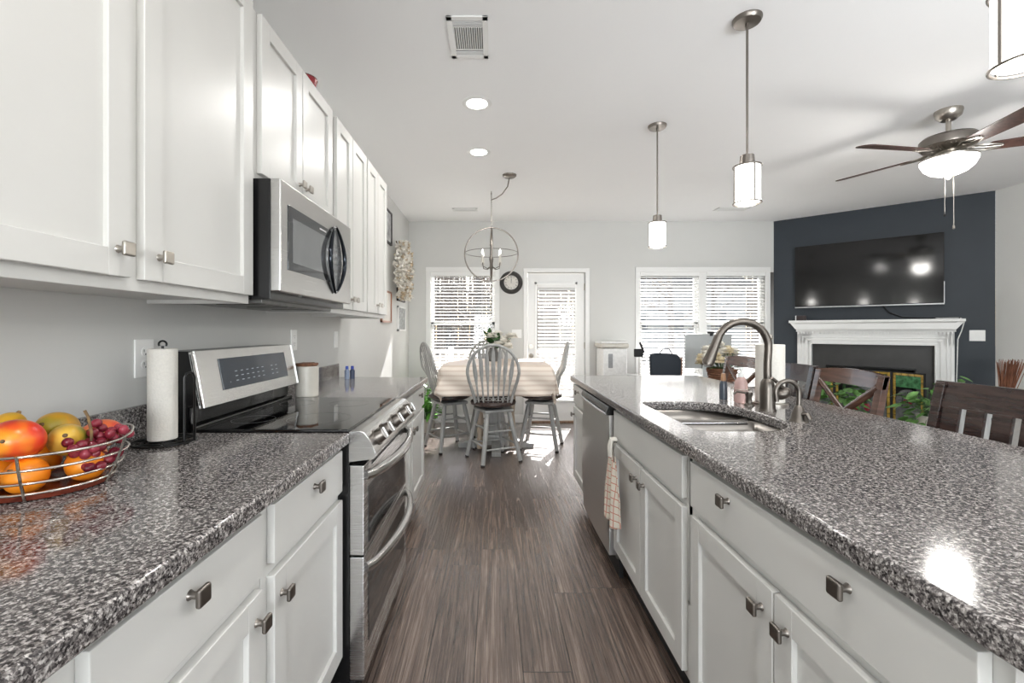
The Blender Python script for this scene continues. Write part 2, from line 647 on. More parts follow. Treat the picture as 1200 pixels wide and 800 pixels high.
def casing(m, x0, x1, z0, z1, w=0.065, t=0.02, bottom=True, y=YB):
    m.box((x0 - w, y - t, z0), (x0, y, z1 + w), 0.004)
    m.box((x1, y - t, z0), (x1 + w, y, z1 + w), 0.004)
    m.box((x0 - w, y - t - 0.003, z1), (x1 + w, y, z1 + w), 0.004)
    if bottom:
        m.box((x0 - w - 0.02, y - 0.05, z0 - 0.025), (x1 + w + 0.02, y + 0.04, z0), 0.005)
        m.box((x0 - w, y - t, z0 - 0.10), (x1 + w, y, z0 - 0.025), 0.004)


def sash(m, x0, x1, z0, z1, y, w=0.035, muntin=True):
    m.box((x0, y, z0), (x0 + w, y + 0.03, z1)); m.box((x1 - w, y, z0), (x1, y + 0.03, z1))
    m.box((x0, y, z0), (x1, y + 0.03, z0 + w)); m.box((x0, y, z1 - w), (x1, y + 0.03, z1))


def double_hung(root, x0, x1, z0, z1):
    zm = 1.35
    m = M(); sash(m, x0, x1, z0, zm + 0.02, YB + 0.045); put('window_sash', m, TRIMW, root)
    m = M(); sash(m, x0, x1, zm - 0.02, z1, YB + 0.08); put('window_sash', m, TRIMW, root)
    m = M(); m.box((x0 + 0.03, YB + 0.058, z0 + 0.03), (x1 - 0.03, YB + 0.062, zm)); put('window_pane', m, GLASS, root)
    m = M(); m.box((x0 + 0.03, YB + 0.093, zm), (x1 - 0.03, YB + 0.097, z1 - 0.03)); put('window_pane', m, GLASS, root)


r = structroot('window_1', ((W1[0] + W1[1]) / 2, YB, W1[2]))
m = M(); casing(m, *W1); put('window_frame', m, TRIMW, r)
double_hung(r, *W1)
r = structroot('window_2', ((W2[0] + W2[1]) / 2, YB, W2[2]))
m = M(); casing(m, *W2); m.box((2.80, YB - 0.01, W2[2]), (2.90, YB + 0.11, W2[3])); put('window_frame', m, TRIMW, r)
double_hung(r, 2.0, 2.80, W2[2], W2[3]); double_hung(r, 2.90, 3.70, W2[2], W2[3])

# patio door with a full light
r = structroot('door_1', (0.86, YB, 0))
m = M(); casing(m, *DR, w=0.055, bottom=False); put('door_frame', m, TRIMW, r)
m = M()
holed(m, 'y', YB + 0.04, YB + 0.085, 0.475, 1.245, 0.02, 2.035, [(0.585, 1.135, 0.29, 1.90)])
put('door_panel', m, TRIMW, r)
m = M()
for a, b in (((0.565, 0.27), (0.60, 1.92)), ((1.12, 0.27), (1.155, 1.92)), ((0.565, 0.27), (1.155, 0.305)), ((0.565, 1.885), (1.155, 1.92))):
    m.box((a[0], YB + 0.028, a[1]), (b[0], YB + 0.042, b[1]), 0.004)
put('glazing_frame', m, TRIMW, r)
m = M(); m.box((0.59, YB + 0.06, 0.295), (1.13, YB + 0.064, 1.895)); put('door_pane', m, GLASS, r)
m = M(); m.box((0.465, YB - 0.01, 0), (1.255, YB + 0.11, 0.02), 0.004); put('threshold', m, wood_mat('threshold_wood', (120, 92, 70), (150, 118, 92)), r)
m = M(); m.cyl((0.52, YB + 0.04, 1.04), (0.52, YB + 0.02, 1.04), 0.032).cyl((0.52, YB + 0.02, 1.04), (0.52, YB, 1.04), 0.016); put('door_lock', m, NICK, r)
m = M(); m.cyl((0.52, YB + 0.04, 0.91), (0.52, YB + 0.03, 0.91), 0.032).cyl((0.52, YB + 0.03, 0.91), (0.52, YB - 0.0, 0.91), 0.012); m.ell((0.52, YB - 0.02, 0.91), (0.028, 0.024, 0.028)); put('door_knob', m, NICK, r)
m = M()
for z in (0.25, 1.05, 1.85):
    m.cyl((1.25, YB + 0.03, z - 0.045), (1.25, YB + 0.03, z + 0.045), 0.008)
put('hinge', m, NICK, r)


def blind(name, label, x0, x1, z0, z1, y, tilt, pitch=0.043, w=0.048, ladder=(0.2, 0.8), wand=True, hr=True):
    t = thing(name, label, 'window blind', ((x0 + x1) / 2, y, z0))
    m = M()
    n = int((z1 - z0 - 0.08) / pitch)
    for i in range(n):
        z = z1 - 0.07 - i * pitch
        a = R(tilt)
        dy, dz = math.cos(a) * w / 2, math.sin(a) * w / 2
        th = 0.0013
        pts = [(y - dy, z - dz - th), (y, z - th + 0.002), (y + dy, z + dz - th), (y + dy, z + dz + th), (y, z + th + 0.002), (y - dy, z - dz + th)]
        m.prism(pts, 'x', x0 + 0.006, x1 - 0.006)
    o = put('slats', m, SLAT, t)
    m = M(); m.box((x0 + 0.002, y - 0.03, z1 - 0.055), (x1 - 0.002, y + 0.02, z1), 0.004); put('headrail', m, SLAT, t)
    m = M(); m.box((x0 + 0.004, y - 0.022, z0 + 0.004), (x1 - 0.004, y + 0.022, z0 + 0.022), 0.004); put('bottom_rail', m, SLAT, t)
    for f in ladder:
        m = M(); xx = x0 + (x1 - x0) * f
        m.box((xx - 0.0012, y - w / 2 - 0.002, z0 + 0.01), (xx + 0.0012, y - w / 2 - 0.0005, z1 - 0.05))
        put('ladder_cord', m, SLAT, t)
    if wand:
        m = M(); m.cyl((x0 + 0.08, y - 0.035, z1 - 0.06), (x0 + 0.08, y - 0.035, z1 - 0.75), 0.004, seg=8); put('tilt_wand', m, PLAST, t)
    return t


blind('window_blind', 'white slatted blind with open slats on the window behind the dining table', W1[0], W1[1], W1[2], W1[3], YB + 0.012, 11, wand=False)
blind('window_blind', 'white slatted blind on the window above the black chair back', 2.0, 2.80, W2[2], W2[3], YB + 0.012, 26)
blind('window_blind', 'white slatted blind on the window section next to the dark accent wall', 2.90, 3.70, W2[2], W2[3], YB + 0.012, 26, wand=False)
blind('door_blind', 'narrow white slatted blind covering the glass of the patio door', 0.60, 1.12, 0.31, 1.885, YB - 0.004, 42, pitch=0.048, w=0.048, wand=False)

# baseboards
struct('baseboard_back', M().box((XL, YB - 0.015, 0), (0.41, YB, 0.11), 0.004), TRIMW)
struct('baseboard_back_2', M().box((1.31, YB - 0.015, 0), (3.8, YB, 0.11), 0.004), TRIMW)
struct('baseboard_left', M().box((XL, 3.36, 0), (XL + 0.015, YB - 0.015, 0.11), 0.004), TRIMW)
struct('baseboard_right', M().box((XR - 0.015, YR, 0), (XR, 4.78, 0.11), 0.004), TRIMW)
m = M(); m.box((1.80, 0, 0), (2.02, 0.015, 0.11)); m.box((0.02, 0, 0), (0.24, 0.015, 0.11)); m.xf(AM)
struct('baseboard_accent', m, TRIMW)

# ------------------------------------------------------------------ cabinets
def shaker(m, x, d, y0, y1, z0, z1, w=0.058, th=0.02, rec=0.011):
    """five-piece door whose face is the plane x and looks along d"""
    xb = x - d * th
    m.box((xb, y0, z0), (x, y0 + w, z1), 0.0015, 1)
    m.box((xb, y1 - w, z0), (x, y1, z1), 0.0015, 1)
    m.box((xb, y0 + w - 0.001, z0), (x, y1 - w + 0.001, z0 + w), 0.0015, 1)
    m.box((xb, y0 + w - 0.001, z1 - w), (x, y1 - w + 0.001, z1), 0.0015, 1)
    m.box((xb + d * 0.003, y0 + w - 0.004, z0 + w - 0.004), (x - d * rec, y1 - w + 0.004, z1 - w + 0.004))


def knob(parent, x, d, y, z, mat=NICK):
    m = M()
    m.tube([(x, y, z), (x + d * 0.006, y, z), (x + d * 0.020, y, z)], [0.009, 0.006, 0.007], 12)
    h = 0.0155
    m.box((x + d * 0.018, y - h, z - h), (x + d * 0.028, y + h, z + h), 0.004, 3)
    put('knob', m, mat, parent)


def slab_drawer(t, x, d, y0, y1, z0, z1, knobs=(), name='drawer'):
    m = M(); m.box((x - d * 0.02, y0, z0), (x, y1, z1), 0.003)
    o = put(name, m, CABW, t)
    for ky, kz in knobs:
        knob(o, x, d, ky, kz, DNICK)
    return o


def door(t, x, d, y0, y1, z0, z1, kn=None):
    m = M(); shaker(m, x, d, y0, y1, z0, z1)
    o = put('door', m, CABW, t)
    if kn:
        knob(o, x, d, kn[0], kn[1], NICK if z0 > 1 else DNICK)
    return o


XWL = XL + 0.001
def base_cab(label, xw, xf, d, y0, y1, drawers, doors, opened=False):
    """xw: wall side, xf: door face"""
    fx = xf - d * 0.02
    t = thing('base_cabinet', label, 'cabinet', ((xw + fx) / 2, (y0 + y1) / 2, 0))
    m = M()
    if opened:
        m.box((xw, y0 + 0.001, 0.15), (fx, y1 - 0.001, 0.40), 0.001, 1)
        m.box((fx - d * 0.02, y0 + 0.001, 0.39), (fx, y1 - 0.001, 0.874)); m.box((xw, y0 + 0.001, 0.39), (xw + d * 0.02, y1 - 0.001, 0.874))
        m.box((xw, y0 + 0.001, 0.39), (fx, y0 + 0.018, 0.874)); m.box((xw, y1 - 0.018, 0.39), (fx, y1 - 0.001, 0.874))
    else:
        m.box((xw, y0 + 0.001, 0.15), (fx, y1 - 0.001, 0.874), 0.001, 1)
    put('cabinet_body', m, CABW, t)
    m = M(); m.box((xw, y0 + 0.001, 0.0), (fx - d * 0.06, y1 - 0.001, 0.15)); put('toe_kick', m, BLKM, t)
    for a, b, ks, *nm in drawers:
        slab_drawer(t, xf, d, a, b, 0.722, 0.858, [(k, 0.82) for k in ks], nm[0] if nm else 'drawer')
    for a, b, k in doors:
        door(t, xf, d, a, b, 0.172, 0.694, (k, 0.638) if k else None)
    return t


base_cab('white base cabinet below the fruit basket, its drawer and door partly out of frame', XWL, -0.50, 1, 0.52, 1.008, [(0.56, 0.983, (0.745,))], [(0.56, 0.983, 0.955)])
base_cab('white base cabinet with one drawer and one door standing directly beside the range', XWL, -0.50, 1, 1.010, 1.515, [(1.035, 1.502, (1.265,))], [(1.035, 1.502, 1.068)])
base_cab('white base cabinet out of frame before the fruit basket cabinet', XWL, -0.50, 1, -0.30, 0.518, [(-0.26, 0.49, (0.12,))], [(-0.26, 0.11, 0.08), (0.12, 0.49, 0.15)])
base_cab('white two-drawer, two-door base cabinet between the range and dining area', XWL, -0.50, 1, 2.283, 3.30, [(2.31, 2.78, (2.545,)), (2.81, 3.28, (3.045,))], [(2.31, 2.78, 2.745), (2.81, 3.28, 2.845)])
base_cab('narrow white island cabinet at the end past the dishwasher', 1.20, 0.60, -1, 2.96, 3.41, [(2.98, 3.385, (3.18,))], [(2.98, 3.385, 3.34)])
sinkcab = base_cab('white island sink cabinet with two doors and a plain false drawer front', 1.20, 0.60, -1, 1.41, 2.28, [(1.44, 2.255, (), 'false_front')], [(1.44, 1.845, 1.80), (1.851, 2.255, 1.895)], opened=True)
base_cab('wide white island cabinet with one two-knob drawer above two doors', 1.20, 0.60, -1, 0.535, 1.408, [(0.56, 1.38, (0.765, 1.155))], [(0.56, 0.967, 0.925), (0.973, 1.38, 1.012)])
# island back and near end panels
t = thing('kitchen_island', 'white panelling closing the seating side and near end of the island', 'island', (1.225, 1.9, 0))
m = M(); m.box((1.202, 0.535, 0), (1.25, 3.41, 0.874), 0.002); put('back_panel', m, CABW, t)
m = M(); m.box((0.66, 0.515, 0), (1.25, 0.534, 0.874), 0.002); put('end_panel', m, CABW, t)

# upper cabinets
def upper_cab(label, y0, y1, z0, z1, doors, xf=-0.80):
    fx = xf - 0.02
    t = thing('wall_cabinet', label, 'cabinet', ((XL + fx) / 2, (y0 + y1) / 2, z0))
    m = M()
    m.box((XL + 0.001, y0 + 0.001, z0 + 0.012), (fx - 0.019, y1 - 0.001, z1), 0.001, 1)
    m.box((fx - 0.02, y0 + 0.001, z0), (fx, y1 - 0.001, z1), 0.001, 1)
    m.box((XL + 0.001, y0 + 0.001, z0), (fx - 0.019, y0 + 0.017, z0 + 0.013)); m.box((XL + 0.001, y1 - 0.017, z0), (fx - 0.019, y1 - 0.001, z0 + 0.013))
    put('cabinet_body', m, CABW, t)
    for a, b, k in doors:
        door(t, xf, 1, a, b, z0 + 0.027, z1 - 0.005, (k, z0 + 0.085) if k else None)
    return t


ZT = 2.357
upper_cab('tall white wall cabinet above the fruit basket, its two knobs nearly touching', 0.24, 1.517, 1.345, ZT, [(0.52, 0.998, 0.965), (1.038, 1.508, 1.083), ])
upper_cab('short white wall cabinet with two doors directly above the microwave', 1.52, 2.277, 1.772, ZT, [(1.565, 1.898, 1.868), (1.905, 2.252, 1.935)])
upper_cab('white two-door wall cabinet just past the microwave', 2.28, 2.875, 1.345, ZT, [(2.318, 2.572, 2.545), (2.582, 2.862, 2.610)])
upper_cab('white two-door wall cabinet at the dining end of the row', 2.878, 3.42, 1.345, ZT, [(2.890, 3.135, 3.108), (3.147, 3.405, 3.175)])

# ------------------------------------------------------------------ countertops


def slab_from_curve(name, loops, z, th, mat, bev=0.006):
    cu = bpy.data.curves.new(name, 'CURVE')
    cu.dimensions = '2D'; cu.fill_mode = 'BOTH'
    cu.extrude = th / 2 - bev; cu.bevel_depth = bev; cu.bevel_resolution = 3
    cu.offset = -bev
    for lp in loops:
        s = cu.splines.new('POLY'); s.points.add(len(lp) - 1)
        for p, q in zip(s.points, lp):
            p.co = (q[0], q[1], 0, 1)
        s.use_cyclic_u = True
    o = bpy.data.objects.new(name, cu); C.objects.link(o)
    bpy.context.view_layer.update()
    me = bpy.data.meshes.new_from_object(o.evaluated_get(bpy.context.evaluated_depsgraph_get()))
    bpy.data.objects.remove(o)
    m = M(); m.bm.from_mesh(me)
    bpy.data.meshes.remove(me)
    for v in m.bm.verts:
        v.co.z += z + th / 2
    bmesh.ops.remove_doubles(m.bm, verts=m.bm.verts, dist=1e-5)
    return m


def rect(x0, y0, x1, y1, c=0.0):
    if not c:
        return [(x0, y0), (x1, y0), (x1, y1), (x0, y1)]
    out = []
    for cx, cy, a in ((x1 - c, y0 + c, -90), (x1 - c, y1 - c, 0), (x0 + c, y1 - c, 90), (x0 + c, y0 + c, 180)):
        for i in range(5):
            t = R(a + 22.5 * i)
            out.append((cx + c * math.cos(t), cy + c * math.sin(t)))
    return out


ZK = 0.914
def counter(name, label, loops, splash=None):
    t = thing(name, label, 'countertop', (sum(p[0] for p in loops[0]) / len(loops[0]), sum(p[1] for p in loops[0]) / len(loops[0]), ZK - 0.04))
    put('granite_top', slab_from_curve('top', loops, ZK - 0.04, 0.04, GRAN, 0.009), GRAN, t, 30)
    if splash:
        m = M(); m.box((XL, splash[0], ZK - 0.001), (XL + 0.02, splash[1], ZK + 0.10), 0.003); put('backsplash', m, GRAN, t)
    return t


counter('countertop', 'speckled grey granite counter carrying the fruit basket and paper towel holder', [rect(XL, -0.9, -0.483, 1.517)], (-0.9, 1.516))
counter('countertop', 'speckled grey granite counter past the range, holding the cream canister', [rect(XL, 2.266, -0.483, 3.325)], (2.268, 3.32))
SX0, SX1, SY0, SY1 = 0.705, 1.10, 1.54, 2.17


def sink_loop(x0, x1, y0, y1, c1=0.05, c2=0.20):
    """rounded on the tap side"""
    out = []
    for cx, cy, a, c in ((x1 - c2, y0 + c2 * 1.15, -90, c2), (x1 - c2, y1 - c2 * 1.15, 0, c2), (x0 + c1, y1 - c1, 90, c1), (x0 + c1, y0 + c1, 180, c1)):
        for i in range(9):
            t = R(a + 11.25 * i)
            k = 1.15 if c == c2 else 1
            out.append((cx + c * math.cos(t), cy + c * k * math.sin(t)))
    return out


counter('island_countertop', 'long speckled grey granite island counter with an undermount sink cut-out', [rect(0.585, 0.30, 1.56, 3.445, 0.02), sink_loop(SX0, SX1, SY0, SY1)[::-1]])

# sink
t = thing('kitchen_sink', 'stainless steel double bowl undermount sink in the island counter', 'sink', ((SX0 + SX1) / 2, 1.855, 0.69))


def bowl(y0, y1, big):
    x0, x1 = SX0 - 0.004, SX1 + 0.004
    top = []
    if big == 'far':
        c, k = 0.19, 0.19
        top = [(x0 + 0.04, y0), ] + [(x1 - 0.03 + 0.03 * math.sin(R(a)), y0 + 0.03 - 0.03 * math.cos(R(a))) for a in (0, 30, 60, 90)]
        top += [(x1 - c + c * math.cos(R(a)), y1 - k + k * math.sin(R(a))) for a in range(0, 91, 15)]
        top += [(x0 + 0.04 - 0.04 * math.sin(R(a)), y1 - 0.04 + 0.04 * math.cos(R(a))) for a in (0, 30, 60, 90)]
        top += [(x0, y0 + 0.04), (x0 + 0.01, y0 + 0.012)]
    else:
        c, k = 0.17, 0.17
        top = [(x0, y1 - 0.04), (x0, y0 + 0.04)] + [(x0 + 0.04 - 0.04 * math.cos(R(a)), y0 + 0.04 - 0.04 * math.sin(R(a))) for a in (30, 60, 90)]
        top += [(x1 - c + c * math.sin(R(a)), y0 + k - k * math.cos(R(a))) for a in range(0, 91, 15)]
        top += [(x1, y1 - 0.03), (x1 - 0.01, y1 - 0.008), (x1 - 0.03, y1), (x0 + 0.04, y1), (x0 + 0.01, y1 - 0.012)]
    cx, cy = sum(p[0] for p in top) / len(top), sum(p[1] for p in top) / len(top)
    m = M()
    rings = []
    for s, z in ((1.0, 0.873), (0.985, 0.80), (0.965, 0.72), (0.93, 0.70), (0.86, 0.693)):
        rings.append([m.bm.verts.new((cx + (p[0] - cx) * s, cy + (p[1] - cy) * s, z)) for p in top])
    for a, b in zip(rings, rings[1:]):
        m.bridge(a, b)
    m.cap(rings[-1])
    o = put('bowl', m, SINKM, t, 40, solid=0.0015)
    m = M(); m.cyl((cx, cy, 0.690), (cx, cy, 0.697), 0.045, seg=28); m.cyl((cx, cy, 0.69), (cx, cy, 0.700), 0.02, seg=20)
    put('drain', m, NICK, o)


bowl(1.935, SY1, 'far'); bowl(SY0, 1.915, 'near')
m = M(); m.box((SX0 + 0.002, 1.912, 0.855), (SX1 - 0.004, 1.938, 0.868), 0.005); put('divider', m, STEELH, t)

# faucet
FX, FY = 1.17, 1.93
t = thing('kitchen_faucet', 'tall brushed nickel pull-down faucet arching over the sink', 'faucet', (FX, FY, ZK))
m = M(); m.lathe([(0.034, 0), (0.034, 0.006), (0.030, 0.012), (0.029, 0.09), (0.026, 0.12), (0.018, 0.135)], (FX, FY, ZK)); put('faucet_body', m, FAUC, t)
pts = [(FX, FY, ZK + 0.12), (FX, FY, ZK + 0.20), (FX + 0.004, FY, ZK + 0.262)]
ac = (FX - 0.107, FY, ZK + 0.268)
pts += [(ac[0] + 0.112 * math.cos(R(a)), FY, ac[2] + 0.112 * math.sin(R(a))) for a in range(8, 165, 8)]
m = M(); m.tube(pts, 0.0158, 16); put('spout', m, FAUC, t)
p = Vector(pts[-1]); q = Vector((FX - 0.253, FY, ZK + 0.205))
dr = (q - p).normalized()
m = M(); m.tube([p - dr * 0.01, p + dr * 0.005, p + dr * 0.03, q - dr * 0.0, q + dr * 0.012], [0.0175, 0.0178, 0.018, 0.024, 0.021], 18); put('spray_head', m, FAUC, t)
m = M(); m.ell((FX + 0.042, FY - 0.03, ZK + 0.078), (0.036, 0.030, 0.026), rot=Matrix.Rotation(R(-25), 3, 'Y'))
m.tube([(FX + 0.05, FY - 0.035, ZK + 0.09), (FX + 0.02, FY - 0.045, ZK + 0.12), (FX - 0.012, FY - 0.05, ZK + 0.145)], [0.012, 0.008, 0.006], 12)
put('lever_handle', m, FAUC, t)
# filtered water tap
GX, GY = 1.148, 1.70
t = thing('water_dispenser_tap', 'small brushed nickel filtered water tap with a hooked spout', 'faucet', (GX, GY, ZK))
m = M(); m.lathe([(0.032, 0), (0.031, 0.006), (0.026, 0.012), (0.023, 0.03), (0.015, 0.052), (0.010, 0.06)], (GX, GY, ZK)); put('tap_body', m, FAUC, t)
c0 = (GX - 0.043, GY, ZK + 0.108)
pts = [(GX, GY, ZK + 0.055), (GX + 0.001, GY, ZK + 0.085)] + [(c0[0] + 0.044 * math.cos(R(a)), GY, c0[2] + 0.044 * math.sin(R(a))) for a in range(0, 196, 13)] + [(c0[0] - 0.040, GY, ZK + 0.075)]
m = M(); m.tube(pts, 0.0085, 12); put('spout', m, FAUC, t)
m = M(); m.tube([(GX, GY - 0.02, ZK + 0.03), (GX + 0.010, GY - 0.035, ZK + 0.035), (GX + 0.014, GY - 0.045, ZK + 0.014)], [0.010, 0.013, 0.011], 10, flat=0.6); put('lever_handle', m, FAUC, t)
# soap pump
t = thing('soap_pump', 'small nickel soap pump set in the counter beside the pink bottle', 'soap dispenser', (1.165, 2.06, ZK))
m = M(); m.lathe([(0.022, 0), (0.021, 0.006), (0.013, 0.012), (0.011, 0.04), (0.016, 0.048), (0.015, 0.062)], (1.165, 2.06, ZK)); put('pump_body', m, FAUC, t)
m = M(); m.tube([(1.165, 2.06, ZK + 0.055), (1.11, 2.06, ZK + 0.064), (1.095, 2.06, ZK + 0.052)], [0.006, 0.005, 0.0045], 10); put('nozzle', m, FAUC, t)

# island bottles
t = thing('bottle', 'slim dark grey bottle with a wooden cap beside the sink', 'bottle', (1.145, 2.25, ZK))
m = M(); m.lathe([(0.017, 0), (0.0185, 0.004), (0.0185, 0.075), (0.012, 0.09), (0.010, 0.093)], (1.145, 2.25, ZK)); put('bottle_body', m, plain('slate_glass', (72, 80, 90), 0.2), t)
m = M(); m.lathe([(0.011, 0.09), (0.012, 0.094), (0.010, 0.128), (0.0, 0.129)], (1.145, 2.25, ZK)); put('cap', m, wood_mat('cap_wood', (150, 110, 80), (190, 150, 110)), t)
t = thing('soap_bottle', 'clear pink liquid soap bottle with a white pump beside the faucet', 'bottle', (1.178, 2.15, ZK))
pinkm = plain('pink_soap', (238, 204, 198), 0.12, var=0.03, trans=0.5)
m = M(); m.lathe([(0.028, 0), (0.032, 0.006), (0.031, 0.05), (0.028, 0.095), (0.017, 0.118), (0.013, 0.122)], (1.178, 2.15, ZK)); put('bottle_body', m, pinkm, t)
m = M(); m.lathe([(0.014, 0.12), (0.015, 0.124), (0.014, 0.14), (0.005, 0.143), (0.005, 0.155), (0.012, 0.156), (0.011, 0.166), (0.0, 0.167)], (1.178, 2.15, ZK))
m.box((1.145, 2.144, ZK + 0.157), (1.178, 2.156, ZK + 0.165), 0.003); put('pump_top', m, PLAST, t)
t = thing('drain_rack_wire', 'thin nickel wire caddy ring around the pink soap bottle', 'wire caddy', (1.175, 2.13, ZK))
m = M(); m.tube([(1.178 + 0.042 * math.cos(R(a)), 2.15 + 0.042 * math.sin(R(a)), ZK + 0.065) for a in range(0, 360, 15)], 0.002, 8, closed=True); put('ring', m, NICK, t)
m = M()
for a in (30, 150, 270):
    x, y = 1.178 + 0.042 * math.cos(R(a)), 2.15 + 0.042 * math.sin(R(a))
    m.cyl((x, y, ZK), (x, y, ZK + 0.065), 0.002, seg=8)
put('support_wire', m, NICK, t)


def towel_roll(t, x, y, r, h, base_r):
    m = M(); n = 64
    m.lathe([(0.019, 0.012), (r - 0.002, 0.012), (r, 0.014), (r, 0.012 + h - 0.002), (r - 0.002, 0.012 + h), (0.019, 0.012 + h), (0.019, 0.012)], (x, y, ZK), 64, caps=False)
    put('paper_roll', m, PAPER, t, 40)


# paper towel on the island
PX, PY = 1.285, 2.10
t = thing('paper_towel_holder', 'paper towel roll on an upright holder behind the faucet on the island', 'paper towel holder', (PX, PY, ZK))
towel_roll(t, PX, PY, 0.060, 0.265, 0.08)
m = M(); m.lathe([(0.075, 0), (0.075, 0.008), (0.07, 0.011), (0.0, 0.011)], (PX, PY, ZK)); put('base', m, NICK, t)
m = M(); m.cyl((PX - 0.0, PY, ZK + 0.005), (PX, PY, ZK + 0.30), 0.005, seg=10); m.ell((PX, PY, ZK + 0.31), (0.012, 0.012, 0.014)); put('rod', m, NICK, t)

# ------------------------------------------------------------------ range
RY0, RY1 = 1.523, 2.260
t = thing('kitchen_range', 'stainless steel freestanding double oven range with black glass cooktop', 'range', (-0.8, (RY0 + RY1) / 2, 0))
rng = t
m = M(); m.box((XL + 0.02, RY0, 0.02), (-0.485, RY1, 0.905), 0.002); put('range_body', m, BLK, t)
m = M(); m.box((-1.02, RY0, 0.905), (-0.487, RY1, 0.922), 0.004); put('glass_cooktop', m, BLKG, t)
BURN = plain('burner_print', (70, 70, 72), 0.3)
for cx, cy, rr in ((-0.66, 1.72, 0.115), (-0.66, 2.07, 0.09), (-0.90, 1.70, 0.075), (-0.90, 2.08, 0.075)):
    m = M()
    m.tube([(cx + rr * math.cos(R(a)), cy + rr * math.sin(R(a)), 0.9220) for a in range(0, 360, 12)], 0.0004, 6, closed=True)
    put('burner_ring', m, BURN, t)
# control rail at the front
prof = [(-0.487, 0.915), (-0.450, 0.918), (-0.432, 0.912), (-0.412, 0.880), (-0.395, 0.845), (-0.393, 0.832), (-0.402, 0.822), (-0.487, 0.812)]
m = M(); m.prism([(p[0], p[1]) for p in prof], 'y', RY0 - 0.002, RY1 + 0.002, 0.003); cr = put('control_rail', m, STEELH, t, 25)
nrm = Vector((0.86, 0, 0.5)).normalized(); tng = Vector((-0.5, 0, 0.86)).normalized()
for y in (1.605, 1.705, 1.885, 2.055, 2.155):
    b0 = Vector((-0.413, y, 0.878))
    m = M()
    m.tube([b0, b0 + nrm * 0.004], [0.030, 0.030], 28)
    m.tube([b0 + nrm * 0.003, b0 + nrm * 0.012, b0 + nrm * 0.028, b0 + nrm * 0.030], [0.026, 0.025, 0.022, 0.020], 28)
    k = put('control_knob', m, DNICK, cr)
    m = M()
    rm = Matrix.Rotation(math.atan2(nrm.x, nrm.z), 4, 'Y')
    m.box((-0.021, -0.006, 0.028), (0.021, 0.006, 0.040), 0.003, 2, Matrix.Translation(b0) @ rm); put('grip', m, STEELH, k)
# oven doors
def oven_door(name, z0, z1, hz, win):
    m = M()
    m.box((-0.485, RY0 + 0.003, z0), (-0.436, RY1 - 0.003, z1), 0.004)
    d = put(name, m, STEEL, t)
    m = M(); m.box((-0.44, RY0 + 0.055, win[0]), (-0.4335, RY1 - 0.055, win[1]), 0.002); put('oven_window', m, BLKG, d)
    m = M(); n = 26; pts = []; rs = []
    for i in range(n + 1):
        f = i / n
        s = math.sin(PI * f)
        pts.append((-0.432 + 0.062 * s ** 0.6, RY0 + 0.012 + (RY1 - RY0 - 0.024) * f, hz))
        rs.append(0.013 + 0.003 * s)
    m.tube(pts, rs, 12, flat=1.35, upv=(0, 0, 1)); put('handle', m, STEELH, d)
    return d


o = oven_door('upper_oven_door', 0.496, 0.800, 0.765, (0.515, 0.715))
m = M()
for k in range(3):
    m.box((-0.436, RY0 + 0.10, 0.778 + k * 0.007), (-0.4345, RY1 - 0.10, 0.7815 + k * 0.007))
put('vent_slot', m, BLKM, o)
oven_door('lower_oven_door', 0.075, 0.490, 0.452, (0.175, 0.425))
m = M(); m.box((-0.50, RY0 + 0.01, 0.0), (-0.47, RY1 - 0.01, 0.068), 0.003); put('kick_plate', m, BLKM, t)
# backguard
m = M(); m.prism([(-1.128, 0.90), (-1.03, 0.90), (-1.03, 1.005), (-0.985, 1.000), (-1.018, 1.176), (-1.03, 1.185), (-1.128, 1.185)], 'y', RY0 + 0.001, RY1 - 0.001, 0.002)
bgd = put('backguard', m, BLK, t)
m = M(); m.box((-1.03, RY0 + 0.004, 0.935), (-1.022, RY1 - 0.004, 0.995), 0.003); m.tube([(-1.012, RY0 + 0.004, 0.925), (-1.012, RY1 - 0.004, 0.925)], 0.009, 10); put('rear_trim', m, BLKG, bgd)
fd = Vector((-0.033, 0, 0.176)).normalized(); fn_ = Vector((fd.z, 0, -fd.x))
def panelbox(y0, y1, s0, s1, h0, h1, bev=0.0):
    m = M(); X = Matrix(((fd.x, 0, fn_.x, -0.985), (0, 1, 0, 0), (fd.z, 0, fn_.z, 1.0), (0, 0, 0, 1)))
    m.box((s0, y0, h0), (s1, y1, h1), bev, 2, X); return m
fp = put('control_fascia', panelbox(RY0 + 0.001, RY1 - 0.001, -0.004, 0.183, -0.004, 0.008, 0.004), STEELH, bgd)
put('display', panelbox(1.650, 2.165, 0.038, 0.152, 0.007, 0.0095, 0.001), plain('display_glass', (52, 60, 70), 0.06, var=0.0), fp)
m = panelbox(1.70, 1.703, 0.06, 0.063, 0.0093, 0.0098)
for y in (1.74, 1.78, 1.82, 1.86, 1.90, 1.94, 2.02, 2.06):
    for s in (0.062, 0.080, 0.098):
        X = Matrix(((fd.x, 0, fn_.x, -0.985), (0, 1, 0, 0), (fd.z, 0, fn_.z, 1.0), (0, 0, 0, 1)))
        m.box((s, y, 0.0094), (s + 0.003, y + 0.016, 0.0098), 0, 1, X)
put('display_marks', m, plain('display_print', (170, 180, 190), 0.4, var=0), fp)

